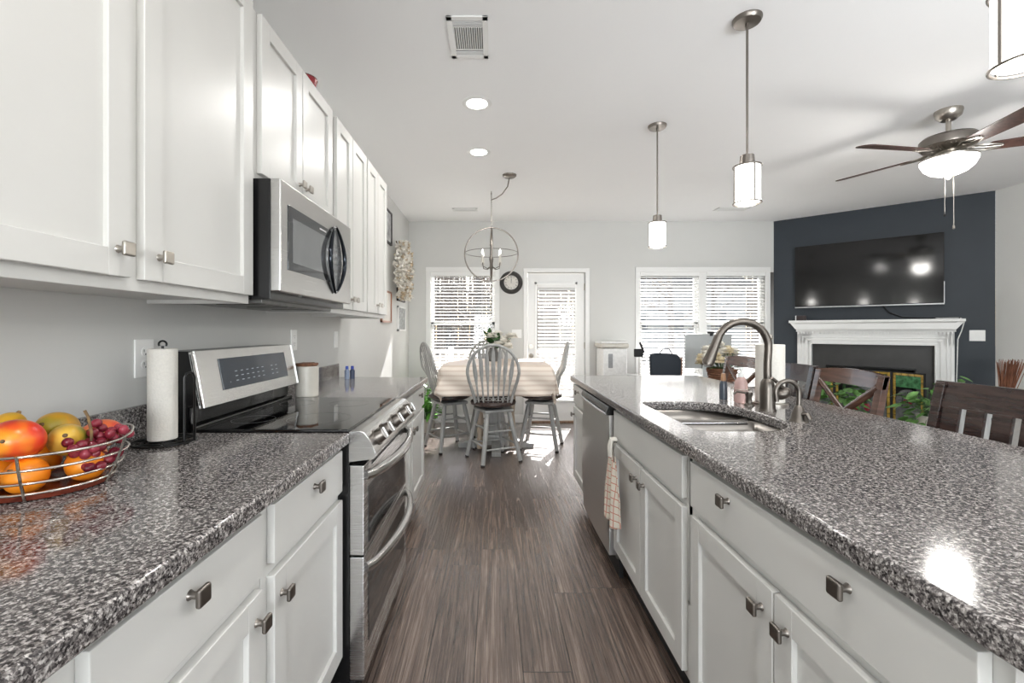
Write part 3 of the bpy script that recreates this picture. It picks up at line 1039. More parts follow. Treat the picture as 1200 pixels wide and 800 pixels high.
# ------------------------------------------------------------------ microwave
MZ0, MZ1 = 1.362, 1.770
MY0, MY1 = 1.525, 2.272
t = thing('microwave', 'stainless steel over-the-range microwave with a dark curved handle', 'microwave', (-0.93, (MY0 + MY1) / 2, MZ0))
m = M(); m.box((XL + 0.005, MY0, MZ0), (-0.752, MY1, MZ1), 0.003); put('microwave_body', m, BLK, t)
m = M(); m.box((-0.753, MY0 - 0.001, MZ0 + 0.025), (-0.716, MY1 + 0.001, MZ1), 0.006, 3); fr = put('front_frame', m, STEELH, t)
m = M(); m.box((-0.720, MY0 + 0.05, MZ0 + 0.105), (-0.7135, 2.07, MZ1 - 0.075), 0.003)
wn_ = put('window_panel', m, plain('microwave_glass', (88, 90, 92), 0.05, var=0, metal=0.65), fr)
m = M(); m.box((-0.7140, MY0 + 0.085, MZ0 + 0.135), (-0.7128, 2.03, MZ1 - 0.115), 0.0005, 1); put('window_mesh', m, plain('microwave_mesh', (150, 152, 154), 0.08, var=0.02, metal=0.7), wn_)
m = M(); m.box((-0.7140, 1.86, MZ1 - 0.098), (-0.7126, 1.93, MZ1 - 0.092)); put('brand_mark', m, plain('print_silver', (210, 210, 210), 0.3), wn_)
n = 24; lens = []
for i in range(2 * n):
    f = i / n if i < n else 2 - i / n
    z = MZ0 + 0.062 + 0.300 * f
    sn = math.sin(PI * f) ** 0.85
    lens.append((2.035 - 0.095 * sn if i < n else 2.045 + 0.080 * sn, z, sn))
m = M(); m.tube([(-0.709 + 0.012 * q[2], q[0], q[1]) for q in lens], [0.004 + 0.006 * q[2] for q in lens], 10, closed=True)
put('handle', m, plain('handle_dark', (46, 50, 56), 0.14, metal=0.8, var=0), fr)
m = M(); m.prism([(q[0], q[1]) for q in lens[::2]], 'x', -0.717, -0.7105)
kp = put('keypad', m, plain('keypad_mirror', (158, 160, 162), 0.2, metal=0.6, var=0), fr)
m = M()
for i in range(6):
    for j in range(3):
        m.box((-0.7107, 2.000 + j * 0.034, MZ0 + 0.13 + i * 0.028), (-0.7099, 2.018 + j * 0.034, MZ0 + 0.137 + i * 0.028))
put('keypad_print', m, plain('key_print', (60, 62, 64), 0.4), kp)
m = M(); m.box((-1.10, MY0 + 0.04, MZ0 - 0.012), (-0.80, MY1 - 0.04, MZ0 + 0.004), 0.004); vg = put('underside_panel', m, plain('underside_grey', (128, 128, 126), 0.4, metal=0.5), t)
m = M()
for y in (1.60, 1.80, 2.0):
    m.box((-0.98, y, MZ0 - 0.015), (-0.82, y + 0.15, MZ0 - 0.010))
put('grease_filter', m, plain('filter_grey', (100, 100, 98), 0.4, metal=0.7), vg)

# ------------------------------------------------------------------ dishwasher
DY0, DY1 = 2.295, 2.945
t = thing('dishwasher', 'stainless steel dishwasher with a black top control strip in the island', 'dishwasher', (0.9, (DY0 + DY1) / 2, 0))
m = M(); m.box((0.625, DY0 - 0.008, 0.10), (1.19, DY1 + 0.008, 0.872), 0.002); put('tub', m, plain('tub_grey', (120, 118, 112), 0.4, metal=0.6), t)
m = M()


def dwf(u, v):
    y = DY0 + (DY1 - DY0) * u
    z = 0.115 + (0.825 - 0.115) * v
    b = 0.006 * math.sin(PI * u) * 1.0 + 0.012 * math.sin(PI * v) ** 0.8 + 0.006 * math.sin(7 * v + 3.4 * u) * math.sin(PI * u) * math.sin(PI * v) 
    return Vector((0.590 - b, y, z))


m.grid(dwf, 14, 24)
m.box((0.588, DY0, 0.115), (0.625, DY1, 0.825), 0.002)
dwd = put('door', m, brushed('dishwasher_steel', (214, 212, 210), 0.30), t)
m = M()
m.prism([(0.625, 0.825), (0.576, 0.825), (0.573, 0.845), (0.584, 0.868), (0.598, 0.872), (0.625, 0.872)], 'y', DY0 - 0.002, DY1 + 0.002, 0.003)
cp_ = put('control_panel', m, BLK, dwd)
m = M(); m.tube([(0.575, DY0 + 0.01, 0.829), (0.571, DY0 + 0.2, 0.828), (0.571, DY1 - 0.2, 0.828), (0.575, DY1 - 0.01, 0.829)], 0.006, 10); put('grip_strip', m, STEELH, dwd)
m = M(); m.box((0.64, DY0, 0.0), (0.66, DY1, 0.12)); put('kick_plate', m, BLKM, t)

# ------------------------------------------------------------------ towel on the sink cabinet door
t = thing('dish_towel', 'cream dish towel with red plaid lines hanging from the sink cabinet front', 'towel', (0.57, 2.16, 0.34))
m = M()


def tw(u, v):
    # u across, v down; a folded and gathered cloth
    w = 0.058 + 0.068 * min(1, v * 1.6)
    y = 2.165 + (u - 0.5) * 2 * w * (1 - 0.1 * v) + 0.01 * v
    f = math.sin(u * 15 + 1.2 * v) * 0.010 * (0.4 + v)
    z = 0.665 - 0.315 * v - 0.02 * math.sin(u * 5) * v
    return Vector((0.567 + f - 0.012 * math.sin(PI * u) * v, y, z))


m.grid(tw, 40, 30)
tt = put('cloth', m, stripe_mat('towel_cloth', (228, 219, 203), (206, 128, 108), (204, 140, 120), 30, 2, 0.12, True), t, 60, solid=0.004)
m = M(); m.tube([(0.588, 2.165, 0.735), (0.566, 2.165, 0.735), (0.558, 2.165, 0.70), (0.560, 2.165, 0.655)], 0.011, 10, flat=2.2, upv=(0, 1, 0)); put('top_loop', m, plain('loop_cloth', (232, 228, 218), 0.9), t)
m = M(); m.tube([(0.570, 2.105, 0.735), (0.560, 2.105, 0.70), (0.565, 2.115, 0.64)], 0.0025, 8); put('hook_wire', m, NICK, t)

# ------------------------------------------------------------------ left counter things
# paper towel
HX, HY = -1.005, 1.375
t = thing('paper_towel_holder', 'paper towel roll on a black wire holder beside the range', 'paper towel holder', (HX, HY, ZK))
towel_roll(t, HX, HY, 0.0385, 0.275, 0.08)
m = M()
for rr in (0.082, 0.055, 0.03):
    m.tube([(HX + 0.005 + rr * math.cos(R(a)), HY + rr * math.sin(R(a)), ZK + 0.006) for a in range(0, 360, 12)], 0.0035, 8, closed=True)
for a in (0, 60, 120):
    m.cyl((HX + 0.005 - 0.08 * math.cos(R(a)), HY - 0.08 * math.sin(R(a)), ZK + 0.005), (HX + 0.005 + 0.08 * math.cos(R(a)), HY + 0.08 * math.sin(R(a)), ZK + 0.005), 0.003, seg=8)
put('wire_base', m, BLKW, t)
m = M(); m.cyl((HX, HY, ZK + 0.005), (HX, HY, ZK + 0.295), 0.0035, seg=8)
m.tube([(HX + 0.012 * math.cos(R(a)), HY, ZK + 0.300 + 0.010 * math.sin(R(a))) for a in range(-30, 211, 20)], 0.003, 8); put('rod', m, BLKW, t)
m = M(); m.tube([(HX + 0.074, HY - 0.012, ZK + 0.005), (HX + 0.074, HY - 0.012, ZK + 0.20), (HX + 0.077, HY - 0.007, ZK + 0.212), (HX + 0.082, HY, ZK + 0.215), (HX + 0.087, HY + 0.007, ZK + 0.212), (HX + 0.089, HY + 0.012, ZK + 0.20), (HX + 0.089, HY + 0.012, ZK + 0.005)], 0.0035, 8); put('side_loop', m, BLKW, t)

# canister
t = thing('canister', 'cream ceramic canister with a brown rope lid past the range', 'canister', (-0.965, 2.345, ZK))
m = M(); m.lathe([(0.052, 0), (0.056, 0.005), (0.056, 0.150), (0.052, 0.158), (0.0, 0.158)], (-0.965, 2.345, ZK)); put('jar', m, CREAM, t)
m = M(); m.lathe([(0.050, 0.158), (0.052, 0.162), (0.05, 0.172), (0.02, 0.176), (0.0, 0.177)], (-0.965, 2.345, ZK), 28)
m.tube([(-0.965 + 0.05 * math.cos(R(a)), 2.345 + 0.05 * math.sin(R(a)), ZK + 0.166 + 0.003 * math.sin(R(a * 6))) for a in range(0, 360, 12)], 0.006, 8, closed=True); put('lid', m, WICK, t)
for i, (x, y, c, lb) in enumerate(((-1.035, 3.20, (64, 92, 190), 'small pale bottle with blue cap on the far left counter, the one nearer the wall'), (-1.0, 3.21, (40, 66, 170), 'small dark bottle with blue cap on the far left counter, beside the pale one'))):
    t = thing('bottle', lb, 'bottle', (x, y, ZK), group='small bottles at the far end of the left counter')
    m = M(); m.lathe([(0.016, 0), (0.017, 0.003), (0.017, 0.058), (0.009, 0.068), (0.008, 0.070)], (x, y, ZK), 20); put('bottle_body', m, plain('bottle_tint', (150, 165, 190) if i == 0 else (60, 70, 96), 0.15), t)
    m = M(); m.lathe([(0.010, 0.068), (0.011, 0.070), (0.010, 0.090), (0.0, 0.091)], (x, y, ZK), 20); put('cap', m, plain('blue_cap', c, 0.35), t)


def plate(label, x, y, z, kind, axis='x', w=0.075, h=0.118, d=1, M0=None):
    """outlet or switch plate; built facing +x (or -y) then placed"""
    t = thing('wall_outlet' if kind == 'outlet' else 'light_switch', label, 'outlet' if kind == 'outlet' else 'switch', (0, 0, 0))
    X = M0
    m = M(); m.box((0, -w / 2, -h / 2), (0.007, w / 2, h / 2), 0.003, 2); m.xf(X); pl = put('plate', m, PLAST, t)
    if kind == 'outlet':
        for s in (-1, 1):
            m = M(); m.prism([(0.017 * math.cos(R(a)), s * 0.021 + 0.0155 * math.sin(R(a))) for a in range(0, 360, 20)], 'x', 0.006, 0.009); m.xf(X); rc = put('receptacle', m, PLAST, pl)
            m = M()
            m.box((0.0088, -0.0075, s * 0.021 - 0.001), (0.0094, -0.0055, s * 0.021 + 0.008)); m.box((0.0088, 0.0055, s * 0.021 - 0.001), (0.0094, 0.0075, s * 0.021 + 0.007))
            m.box((0.0088, -0.002, s * 0.021 - 0.010), (0.0094, 0.002, s * 0.021 - 0.006)); m.xf(X); put('socket_slot', m, BLKM, rc)
    else:
        m = M(); m.box((0.006, -0.012, -0.022), (0.010, 0.012, 0.022), 0.002); m.xf(X); put('toggle', m, PLAST, pl)
    return t


def TX(x, y, z):
    return Matrix.Translation((x, y, z))


plate('white double outlet on the wall behind the paper towel roll', 0, 0, 0, 'outlet', M0=TX(XL, 1.485, 1.165), w=0.08, h=0.125)
plate('white outlet on the wall above the cream canister', 0, 0, 0, 'outlet', M0=TX(XL, 2.60, 1.20))
plate('narrow white switch plate on the wall above the far left counter', 0, 0, 0, 'switch', M0=TX(XL, 3.30, 1.19))
RYm = Matrix.Rotation(R(-90), 4, 'Z')
plate('wide white switch plate on the back wall under the round clock', 0, 0, 0, 'switch', M0=TX(0.32, YB, 1.21) @ RYm, w=0.13)
XA = AM @ Matrix.Translation((1.90, 0, 1.20)) @ Matrix.Rotation(R(90), 4, 'Z')
plate('white switch plate on the dark accent wall right of the fireplace', 0, 0, 0, 'switch', M0=XA, w=0.12)

# fruit basket
BX, BY = -0.985, 1.0
t = thing('fruit_basket', 'round silver wire fruit basket with a brown wooden base on the near left counter', 'fruit basket', (BX, BY, ZK))
levels = [(0.118, 0.016), (0.130, 0.040), (0.140, 0.068), (0.148, 0.097)]
m = M(); m.lathe([(0.100, 0), (0.112, 0.002), (0.120, 0.016), (0.116, 0.018), (0.104, 0.008), (0.0, 0.008)], (BX, BY, ZK), 40); put('wooden_base', m, wood_mat('mahogany', (84, 34, 24), (120, 54, 38), 0.2, (20, 20, 20)), t)
SILV = plain('silver_wire', (196, 190, 182), 0.22, metal=1, var=0.02)
for r_, z_ in levels:
    m = M(); m.tube([(BX + r_ * math.cos(R(a)), BY + r_ * math.sin(R(a)), ZK + z_ + (0.012 * max(0, math.cos(R(a - 50))) ** 6 if z_ > 0.09 else 0)) for a in range(0, 360, 6)], 0.0028, 8, closed=True)
    put('wire_ring', m, SILV, t)
for a in (-62, 10, 82, 154, 226):
    m = M(); m.tube([(BX + (r_ + 0.003) * math.cos(R(a)), BY + (r_ + 0.003) * math.sin(R(a)), ZK + z_ + 0.003) for r_, z_ in [(0.112, -0.001)] + levels], 0.0035, 8, flat=0.5); put('upright_wire', m, SILV, t)


def ripe(name, c1, c2, c3, rough=0.3):
    m, nt, b = newmat(name); L = nt.links.new
    tc = nt.nodes.new('ShaderNodeTexCoord'); no = nt.nodes.new('ShaderNodeTexNoise'); no.inputs['Scale'].default_value = 14; no.inputs['Detail'].default_value = 2
    ra = nt.nodes.new('ShaderNodeValToRGB'); e = ra.color_ramp.elements
    e[0].position = 0.36; e[0].color = lin(c1); e[1].position = 0.64; e[1].color = lin(c3); x = e.new(0.5); x.color = lin(c2)
    L(tc.outputs['Object'], no.inputs['Vector']); L(no.outputs['Fac'], ra.inputs['Fac']); L(ra.outputs[0], b.inputs['Base Color'])
    b.inputs['Roughness'].default_value = rough
    n2 = nt.nodes.new('ShaderNodeTexNoise'); n2.inputs['Scale'].default_value = 350
    bp = nt.nodes.new('ShaderNodeBump'); bp.inputs['Strength'].default_value = 0.12; bp.inputs['Distance'].default_value = 0.001
    L(tc.outputs['Object'], n2.inputs['Vector']); L(n2.outputs['Fac'], bp.inputs['Height']); L(bp.outputs[0], b.inputs['Normal'])
    return m


MANGO = ripe('mango_red', (214, 44, 40), (228, 78, 36), (240, 150, 40))
MANGY = ripe('mango_yellow', (206, 160, 50), (226, 170, 48), (190, 170, 60))
PEAR = ripe('pear_green', (150, 150, 52), (214, 170, 60), (226, 184, 80))
PEACH = ripe('peach_red', (206, 60, 44), (226, 110, 62), (232, 160, 92))
ORNG = ripe('orange_peel', (238, 128, 22), (242, 138, 26), (246, 150, 40), 0.35)
GRP = ripe('grape_skin', (84, 20, 34), (122, 34, 48), (150, 56, 70), 0.15)
STEMM = wood_mat('fruit_stem', (70, 52, 34), (140, 110, 70), 0.7, (30, 30, 30))


def fruit(name, label, cat, c, r, mat, rot=None, stem=True, fn=None, grp=None):
    t = thing(name, label, cat, c, group=grp)
    m = M(); m.ell(c, r, 28, rot, fn); put('flesh', m, mat, t, 80)
    if stem:
        u = rot @ Vector((0, 0, 1)) if rot is not None else Vector((0, 0, 1))
        k = Vector(c) + u * r[2] * 0.97
        m = M(); m.tube([k - u * 0.003, k + u * 0.006], [0.006, 0.003], 10); put('stem', m, STEMM, t)
    return t


def rot(x, y, z=0):
    return Matrix.Rotation(R(z), 3, 'Z') @ Matrix.Rotation(R(y), 3, 'Y') @ Matrix.Rotation(R(x), 3, 'X')


b = ZK
fruit('orange', 'orange fruit low in the basket nearest the camera', 'fruit', (BX + 0.030, BY - 0.075, b + 0.045), (0.037, 0.037, 0.035), ORNG, rot(60, 0))
fruit('orange', 'orange fruit low in the basket under the hanging grapes', 'fruit', (BX + 0.080, BY + 0.005, b + 0.045), (0.037, 0.037, 0.035), ORNG, rot(-30, 10))
fruit('orange', 'orange fruit low in the basket against the wall under the red mango', 'fruit', (BX - 0.05, BY - 0.055, b + 0.045), (0.037, 0.037, 0.035), ORNG)
fruit('orange', 'orange fruit low in the basket on the side towards the paper towels', 'fruit', (BX + 0.02, BY + 0.075, b + 0.045), (0.037, 0.037, 0.035), ORNG)
fruit('orange', 'orange fruit low in the basket at the back by the wall', 'fruit', (BX - 0.055, BY + 0.04, b + 0.045), (0.037, 0.037, 0.035), ORNG)
fruit('mango', 'large red and orange mango on top of the fruit basket', 'fruit', (BX + 0.012, BY - 0.078, b + 0.118), (0.047, 0.042, 0.042), MANGO, rot(80, 10, 20), fn=lambda p: Vector((p.x, p.y, p.z * 1.05)))
fruit('pear', 'yellow green pear lying between the red mango and the grapes', 'fruit', (BX + 0.035, BY + 0.008, b + 0.100), (0.034, 0.034, 0.048), PEAR, rot(10, 70, -40), fn=lambda p: Vector((p.x * (1 - 0.25 * p.z), p.y * (1 - 0.25 * p.z), p.z)))
fruit('mango', 'yellow mango lying behind the pear against the wall', 'fruit', (BX - 0.03, BY + 0.055, b + 0.115), (0.036, 0.036, 0.05), MANGY, rot(70, 0, 10))
fruit('mango', 'orange mango with a dark stem peeking over the red mango', 'fruit', (BX - 0.055, BY - 0.035, b + 0.128), (0.032, 0.032, 0.04), MANGY, rot(-30, 10))
fruit('peach', 'red speckled peach at the far rim of the fruit basket', 'fruit', (BX + 0.048, BY + 0.080, b + 0.095), (0.037, 0.047, 0.032), PEACH, rot(10, 10), stem=False)
# grapes
t = thing('grape_bunch', 'bunch of dark red grapes draped over the front of the fruit', 'fruit', (BX + 0.09, BY + 0.02, b + 0.07), group=None)
random.seed(4)
spine = [(BX + 0.064, BY + 0.045, b + 0.112), (BX + 0.084, BY + 0.06, b + 0.100), (BX + 0.096, BY + 0.082, b + 0.092), (BX + 0.085, BY + 0.035, b + 0.098), (BX + 0.092, BY + 0.015, b + 0.083), (BX + 0.096, BY - 0.012, b + 0.086),
         (BX + 0.086, BY - 0.035, b + 0.088), (BX + 0.108, BY + 0.020, b + 0.066), (BX + 0.113, BY + 0.008, b + 0.052), (BX + 0.106, BY - 0.014, b + 0.055), (BX + 0.112, BY + 0.032, b + 0.058)]
gp = []
tries = 0
while len(gp) < 34 and tries < 6000:
    tries += 1
    s = random.choice(spine)
    q = Vector(s) + Vector([random.uniform(-0.016, 0.016) for _ in range(3)])
    if all((q - g).length > 0.0165 for g in gp):
        gp.append(q)
for q in gp:
    m = M(); m.ell(q, (0.0105, 0.0105, 0.0125), 16, rot(random.uniform(0, 90), random.uniform(0, 90))); put('grape', m, GRP, t, 80)
m = M(); m.tube([(BX + 0.085, BY + 0.012, b + 0.07), (BX + 0.086, BY + 0.012, b + 0.115), (BX + 0.080, BY + 0.010, b + 0.150), (BX + 0.076, BY + 0.006, b + 0.164)], [0.0022, 0.003, 0.0028, 0.003], 8); put('stem', m, STEMM, t)
# red dish on top of the wall cabinets
t = thing('serving_bowl', 'dark red bowl on top of the wall cabinets above the microwave', 'bowl', (-0.885, 2.12, ZT))
m = M(); m.lathe([(0.03, 0.0), (0.032, 0.006), (0.048, 0.03), (0.058, 0.075), (0.054, 0.075), (0.044, 0.03), (0.02, 0.012), (0.0, 0.012)], (-0.885, 2.12, ZT), 40); put('bowl_body', m, plain('red_glaze', (140, 32, 40), 0.25), t)
m = M(); m.tube([(-0.885 + 0.056 * math.cos(R(a)), 2.12 + 0.056 * math.sin(R(a)), ZT + 0.075) for a in range(0, 360, 10)], 0.003, 8, closed=True); put('rim', m, plain('red_rim', (90, 20, 26), 0.25), t)

# ------------------------------------------------------------------ dining table
TX0, TY0, TZ = 0.03, 4.88, 0.915
t = thing('dining_table', 'grey painted pedestal table under the pale cloth in front of the back window', 'table', (TX0, TY0, 0))
m = M(); m.box((TX0 - 0.50, TY0 - 0.50, TZ - 0.03), (TX0 + 0.50, TY0 + 0.50, TZ - 0.004), 0.008); m.box((TX0 - 0.40, TY0 - 0.40, TZ - 0.10), (TX0 + 0.40, TY0 + 0.40, TZ - 0.03), 0.004); put('tabletop', m, GREYW, t)
m = M(); m.box((TX0 - 0.085, TY0 - 0.085, 0.06), (TX0 + 0.085, TY0 + 0.085, TZ - 0.10), 0.008)
m.box((TX0 - 0.13, TY0 - 0.13, 0.05), (TX0 + 0.13, TY0 + 0.13, 0.16), 0.01); put('pedestal', m, GREYW, t)
for a in (0, 90, 180, 270):
    m = M()
    X = Matrix.Translation((TX0, TY0, 0)) @ Matrix.Rotation(R(a), 4, 'Z')
    m.prism([(0.10, 0.0), (0.40, 0.0), (0.41, 0.045), (0.30, 0.06), (0.12, 0.11), (0.10, 0.11)], 'y', -0.045, 0.045, 0.006)
    m.xf(X); put('foot', m, GREYW, t)
for sx, sy in ((1, 1), (-1, 1), (1, -1), (-1, -1)):
    m = M(); x, y = TX0 + sx * 0.17, TY0 + sy * 0.17
    m.lathe([(0.028, 0.03), (0.03, 0.12), (0.02, 0.16), (0.034, 0.24), (0.026, 0.32), (0.018, 0.40), (0.032, 0.52), (0.03, 0.70), (0.028, 0.815)], (x, y, 0), 20); put('turned_column', m, wood_mat('turned_wood', (178, 160, 140), (205, 188, 168), 0.5), t)

m = M(); S = 0.525; D = 0.29
N = 72


def cl(u, v):
    a, b_ = (u * 2 - 1) * (S + D), (v * 2 - 1) * (S + D)
    ox, oy = max(0, abs(a) - S), max(0, abs(b_) - S)
    sx, sy = (1 if a > 0 else -1), (1 if b_ > 0 else -1)
    if ox == 0 and oy == 0:
        return Vector((TX0 + a, TY0 + b_, TZ + 0.002))
    d = max(ox, oy) if min(ox, oy) == 0 else math.hypot(ox, oy) * 0.93
    wob = 0.018 * math.sin((a + b_ * 1.3) * 15) * min(1, d / 0.15)
    flare = 0.03 * min(1, d / 0.05) + 0.12 * d
    x = TX0 + max(-S, min(S, a)) + (sx * (flare + wob) if ox > 0 else wob * 0.4)
    y = TY0 + max(-S, min(S, b_)) + (sy * (flare + wob) if oy > 0 else wob * 0.4)
    if ox > 0 and oy > 0:
        k = (min(ox, oy) / max(ox, oy))
        if ox >= oy:
            y -= sy * flare * (1 - k) * 0.6
        else:
            x -= sx * flare * (1 - k) * 0.6
        x -= sx * 0.05 * k * min(1, d / 0.2); y -= sy * 0.05 * k * min(1, d / 0.2)
    return Vector((x, y, TZ + 0.003 - d * 0.985 - 0.002))


m.grid(cl, N, N)
CLOTH = stripe_mat('linen_cloth', (226, 214, 202), (212, 196, 182), None, 22, 2, 0.4, rough=0.5)
o = put('tablecloth', m, CLOTH, None, 70, solid=0.003)
tag(o, 'pale beige striped linen cloth draped over the dining table', 'tablecloth')


def windsor(label, loc, rz, legrot):
    t = thing('windsor_stool', label, 'chair', loc, R(rz), group='grey bow-back swivel chairs around the dining table')
    ROOT = ROOTM[t.name]
    def P(name, m, mat, par=t, sharp=45):
        m.xf(ROOT)
        return put(name, m, mat, par, sharp)
    zs = 0.575
    m = M(); m.lathe([(0.06, -0.045), (0.19, -0.045), (0.218, -0.03), (0.222, -0.012), (0.215, 0), (0.16, 0.0), (0.0, -0.006)], (0, 0, zs), 40); P('seat', m, DSEAT)
    m = M(); m.lathe([(0.05, -0.07), (0.10, -0.07), (0.10, -0.046), (0.05, -0.046)], (0, 0, zs), 24); P('swivel', m, BLKM)
    m = M()
    L = Matrix.Rotation(R(legrot), 4, 'Z')
    m.box((-0.15, -0.15, zs - 0.10), (0.15, 0.15, zs - 0.07), 0.01, 2, L); P('leg_frame', m, GREYW)
    def lp(k, z):
        a = R(45 + 90 * k + legrot)
        f = (zs - 0.08 - z) / (zs - 0.08)
        rr = 0.155 + 0.125 * f
        return Vector((rr * math.cos(a), rr * math.sin(a), z))
    for k in range(4):
        m = M(); m.tube([lp(k, zs - 0.08), lp(k, 0.4), lp(k, 0.2), lp(k, 0.012)], [0.021, 0.023, 0.022, 0.019], 12); lg = P('leg', m, GREYW)
        m = M(); m.tube([lp(k, 0.014), lp(k, 0.0)], 0.020, 12); P('glide', m, BLKM, lg)
    for z in (0.14, 0.30):
        for k in range(4):
            zz = z + (0.03 if k % 2 else 0)
            m = M(); m.tube([lp(k, zz), (lp(k, zz) + lp(k + 1, zz)) / 2, lp(k + 1, zz)], [0.008, 0.011, 0.008], 8); P('stretcher', m, GREYW)
    # bow back at -y
    def bow(a):
        x = 0.245 * math.cos(a); h = math.sin(a)
        return x, h
    pts = []
    for i in range(25):
        f = i / 24
        a = PI * (1 - f)
        x = 0.240 * math.cos(a) if abs(math.cos(a)) < 0.999 else 0.24 * math.copysign(1, math.cos(a))
        z = 0.86 + 0.262 * math.sin(a)
        pts.append((x, -0.175 - (z - zs) * 0.20, z))
    pts = [(-0.165, -0.125, zs - 0.01), (-0.195, -0.148, 0.68), (-0.225, -0.185, 0.78)] + pts + [(0.225, -0.185, 0.78), (0.195, -0.148, 0.68), (0.165, -0.125, zs - 0.01)]
    m = M(); m.tube(pts, 0.0145, 12); P('bow_frame', m, GREYW)
    for i in range(7):
        s = (i - 3) / 3
        xb, xt = 0.135 * s, 0.185 * s
        zt = 0.86 + 0.262 * math.sqrt(max(0, 1 - (xt / 0.240) ** 2)) - 0.006
        yt = -0.175 - (zt - zs) * 0.20
        yb = -0.165 + 0.02 * abs(s)
        n = 14; q = []; w = []
        for j in range(n + 1):
            f = j / n
            q.append((xb + (xt - xb) * f, yb + (yt - yb) * f, zs - 0.01 + (zt - zs + 0.01) * f))
            if f < 0.38: ww = 0.0075 + 0.002 * f
            elif f < 0.62: ww = 0.009 + 0.011 * (f - 0.38) / 0.24
            elif f < 0.82: ww = 0.020 - 0.002 * (f - 0.62) / 0.2
            else: ww = 0.018 - 0.012 * (f - 0.82) / 0.18
            w.append(ww)
        m = M()
        rings = []
        for p, ww in zip(q, w):
            rings.append([m.bm.verts.new((p[0] + dx * ww, p[1] + dy * 0.006, p[2])) for dx, dy in ((-1, 0), (-0.5, -1), (0.5, -1), (1, 0), (0.5, 1), (-0.5, 1))])
        for a_, b_ in zip(rings, rings[1:]):
            m.bridge(a_, b_)
        m.cap(rings[0][::-1]); m.cap(rings[-1])
        P('spindle', m, GREYW)
    m = M()
    m.lathe([(0.0, 0.0), (0.185, 0.001), (0.195, 0.012), (0.18, 0.022), (0.0, 0.026)], (0, 0.015, zs), 32); cu = P('seat_pad', m, plain('brown_pad', (78, 64, 60), 0.9, var=0.1, scale=60))
    m = M()
    for a in range(200, 341, 10):
        c = (0.19 * math.cos(R(a)), 0.015 + 0.19 * math.sin(R(a)), zs + 0.022)
        m.tube([(c[0] + 0.014 * math.cos(R(b_)), c[1] + 0.006 * math.sin(R(b_)), c[2] + 0.010 + 0.014 * math.sin(R(b_))) for b_ in range(0, 360, 40)], 0.003, 6, closed=True)
    P('ruffle', m, plain('grey_ruffle', (160, 158, 154), 0.9), cu)
    return t


windsor('grey bow-back chair with its back to the camera, nearest the kitchen', (0.0, 4.42, 0), 0, 25)
windsor('grey bow-back chair left of the table, beside the floor plant', (-0.47, 4.86, 0), -66, 8)
windsor('grey bow-back chair seen edge-on in front of the patio door', (0.52, 4.90, 0), 84, -10)
windsor('grey bow-back chair at the far side of the table, mostly behind the near chair', (-0.06, 5.55, 0), 182, 5)

# vase of flowers
random.seed(11)


def leaf_blob(m, base, tip, w, droop=0.0, n=6, roll=0.0):
    b0, t0 = Vector(base), Vector(tip)
    d = t0 - b0
    side = d.cross(Vector((0, 0, 1)))
    if side.length < 1e-4:
        side = Vector((1, 0, 0))
    side.normalize()
    side = Matrix.Rotation(roll, 3, d.normalized()) @ side
    upn = side.cross(d.normalized())
    L_, R_, C_ = [], [], []
    for i in range(n + 1):
        f = i / n
        c = b0 + d * f + Vector((0, 0, -droop * f * f))
        ww = w * math.sin(PI * min(1, f * 0.92 + 0.04)) ** 0.8
        C_.append(m.bm.verts.new(c - upn * ww * 0.15)); L_.append(m.bm.verts.new(c - side * ww)); R_.append(m.bm.verts.new(c + side * ww))
    for i in range(n):
        m.bm.faces.new((L_[i], C_[i], C_[i + 1], L_[i + 1])); m.bm.faces.new((C_[i], R_[i], R_[i + 1], C_[i + 1]))


def blossom(m, c, r, k=11):
    c = Vector(c)
    for ring, (rr, tilt) in enumerate(((1.0, -0.25), (1.0, 0.35), (0.85, 0.85), (0.7, 1.25))):
        for i in range(k - ring * 2):
            a = 2 * PI * i / (k - ring * 2) + ring
            tip = c + Vector((math.cos(a) * math.cos(tilt), math.sin(a) * math.cos(tilt), math.sin(tilt))) * r * rr
            leaf_blob(m, c, tip, r * 0.50, 0, 4, random.uniform(-0.4, 0.4))


t = thing('flower_vase', 'grey vase with white roses and green leaves on the dining table', 'vase', (0.0, 4.95, TZ))
m = M(); m.lathe([(0.045, 0.004), (0.06, 0.03), (0.065, 0.08), (0.045, 0.13), (0.042, 0.15), (0.048, 0.155), (0.038, 0.15), (0.0, 0.14)], (0.0, 4.95, TZ)); put('vase', m, plain('grey_vase', (104, 104, 102), 0.35), t)
for i in range(13):
    a = i * 2.4; rr = 0.03 + 0.12 * (i / 13) ** 0.5
    c = (0.10 + rr * math.cos(a), 4.95 + rr * 0.8 * math.sin(a), TZ + 0.25 + 0.06 * math.sin(i * 1.7) - 0.2 * rr)
    m = M(); blossom(m, c, 0.062); put('blossom', m, PETAL, t)
    m = M(); m.tube([(0.0, 4.95, TZ + 0.12), ((c[0]) / 2, (c[1] + 4.95) / 2, TZ + 0.18), c], 0.003, 6); put('flower_stem', m, DLEAF, t)
m = M()
for i in range(60):
    a = random.uniform(0, 2 * PI); e = random.uniform(-0.2, 1.1); rr = random.uniform(0.07, 0.15)
    c0 = Vector((0.0 + random.uniform(-0.05, 0.05), 4.95 + random.uniform(-0.05, 0.05), TZ + 0.20 + random.uniform(-0.03, 0.07)))
    leaf_blob(m, c0, c0 + Vector((math.cos(a) * math.cos(e) - 0.25, math.sin(a) * math.cos(e), math.sin(e) * 0.9)) * rr, 0.024, 0.01)
put('foliage', m, DLEAF, t)


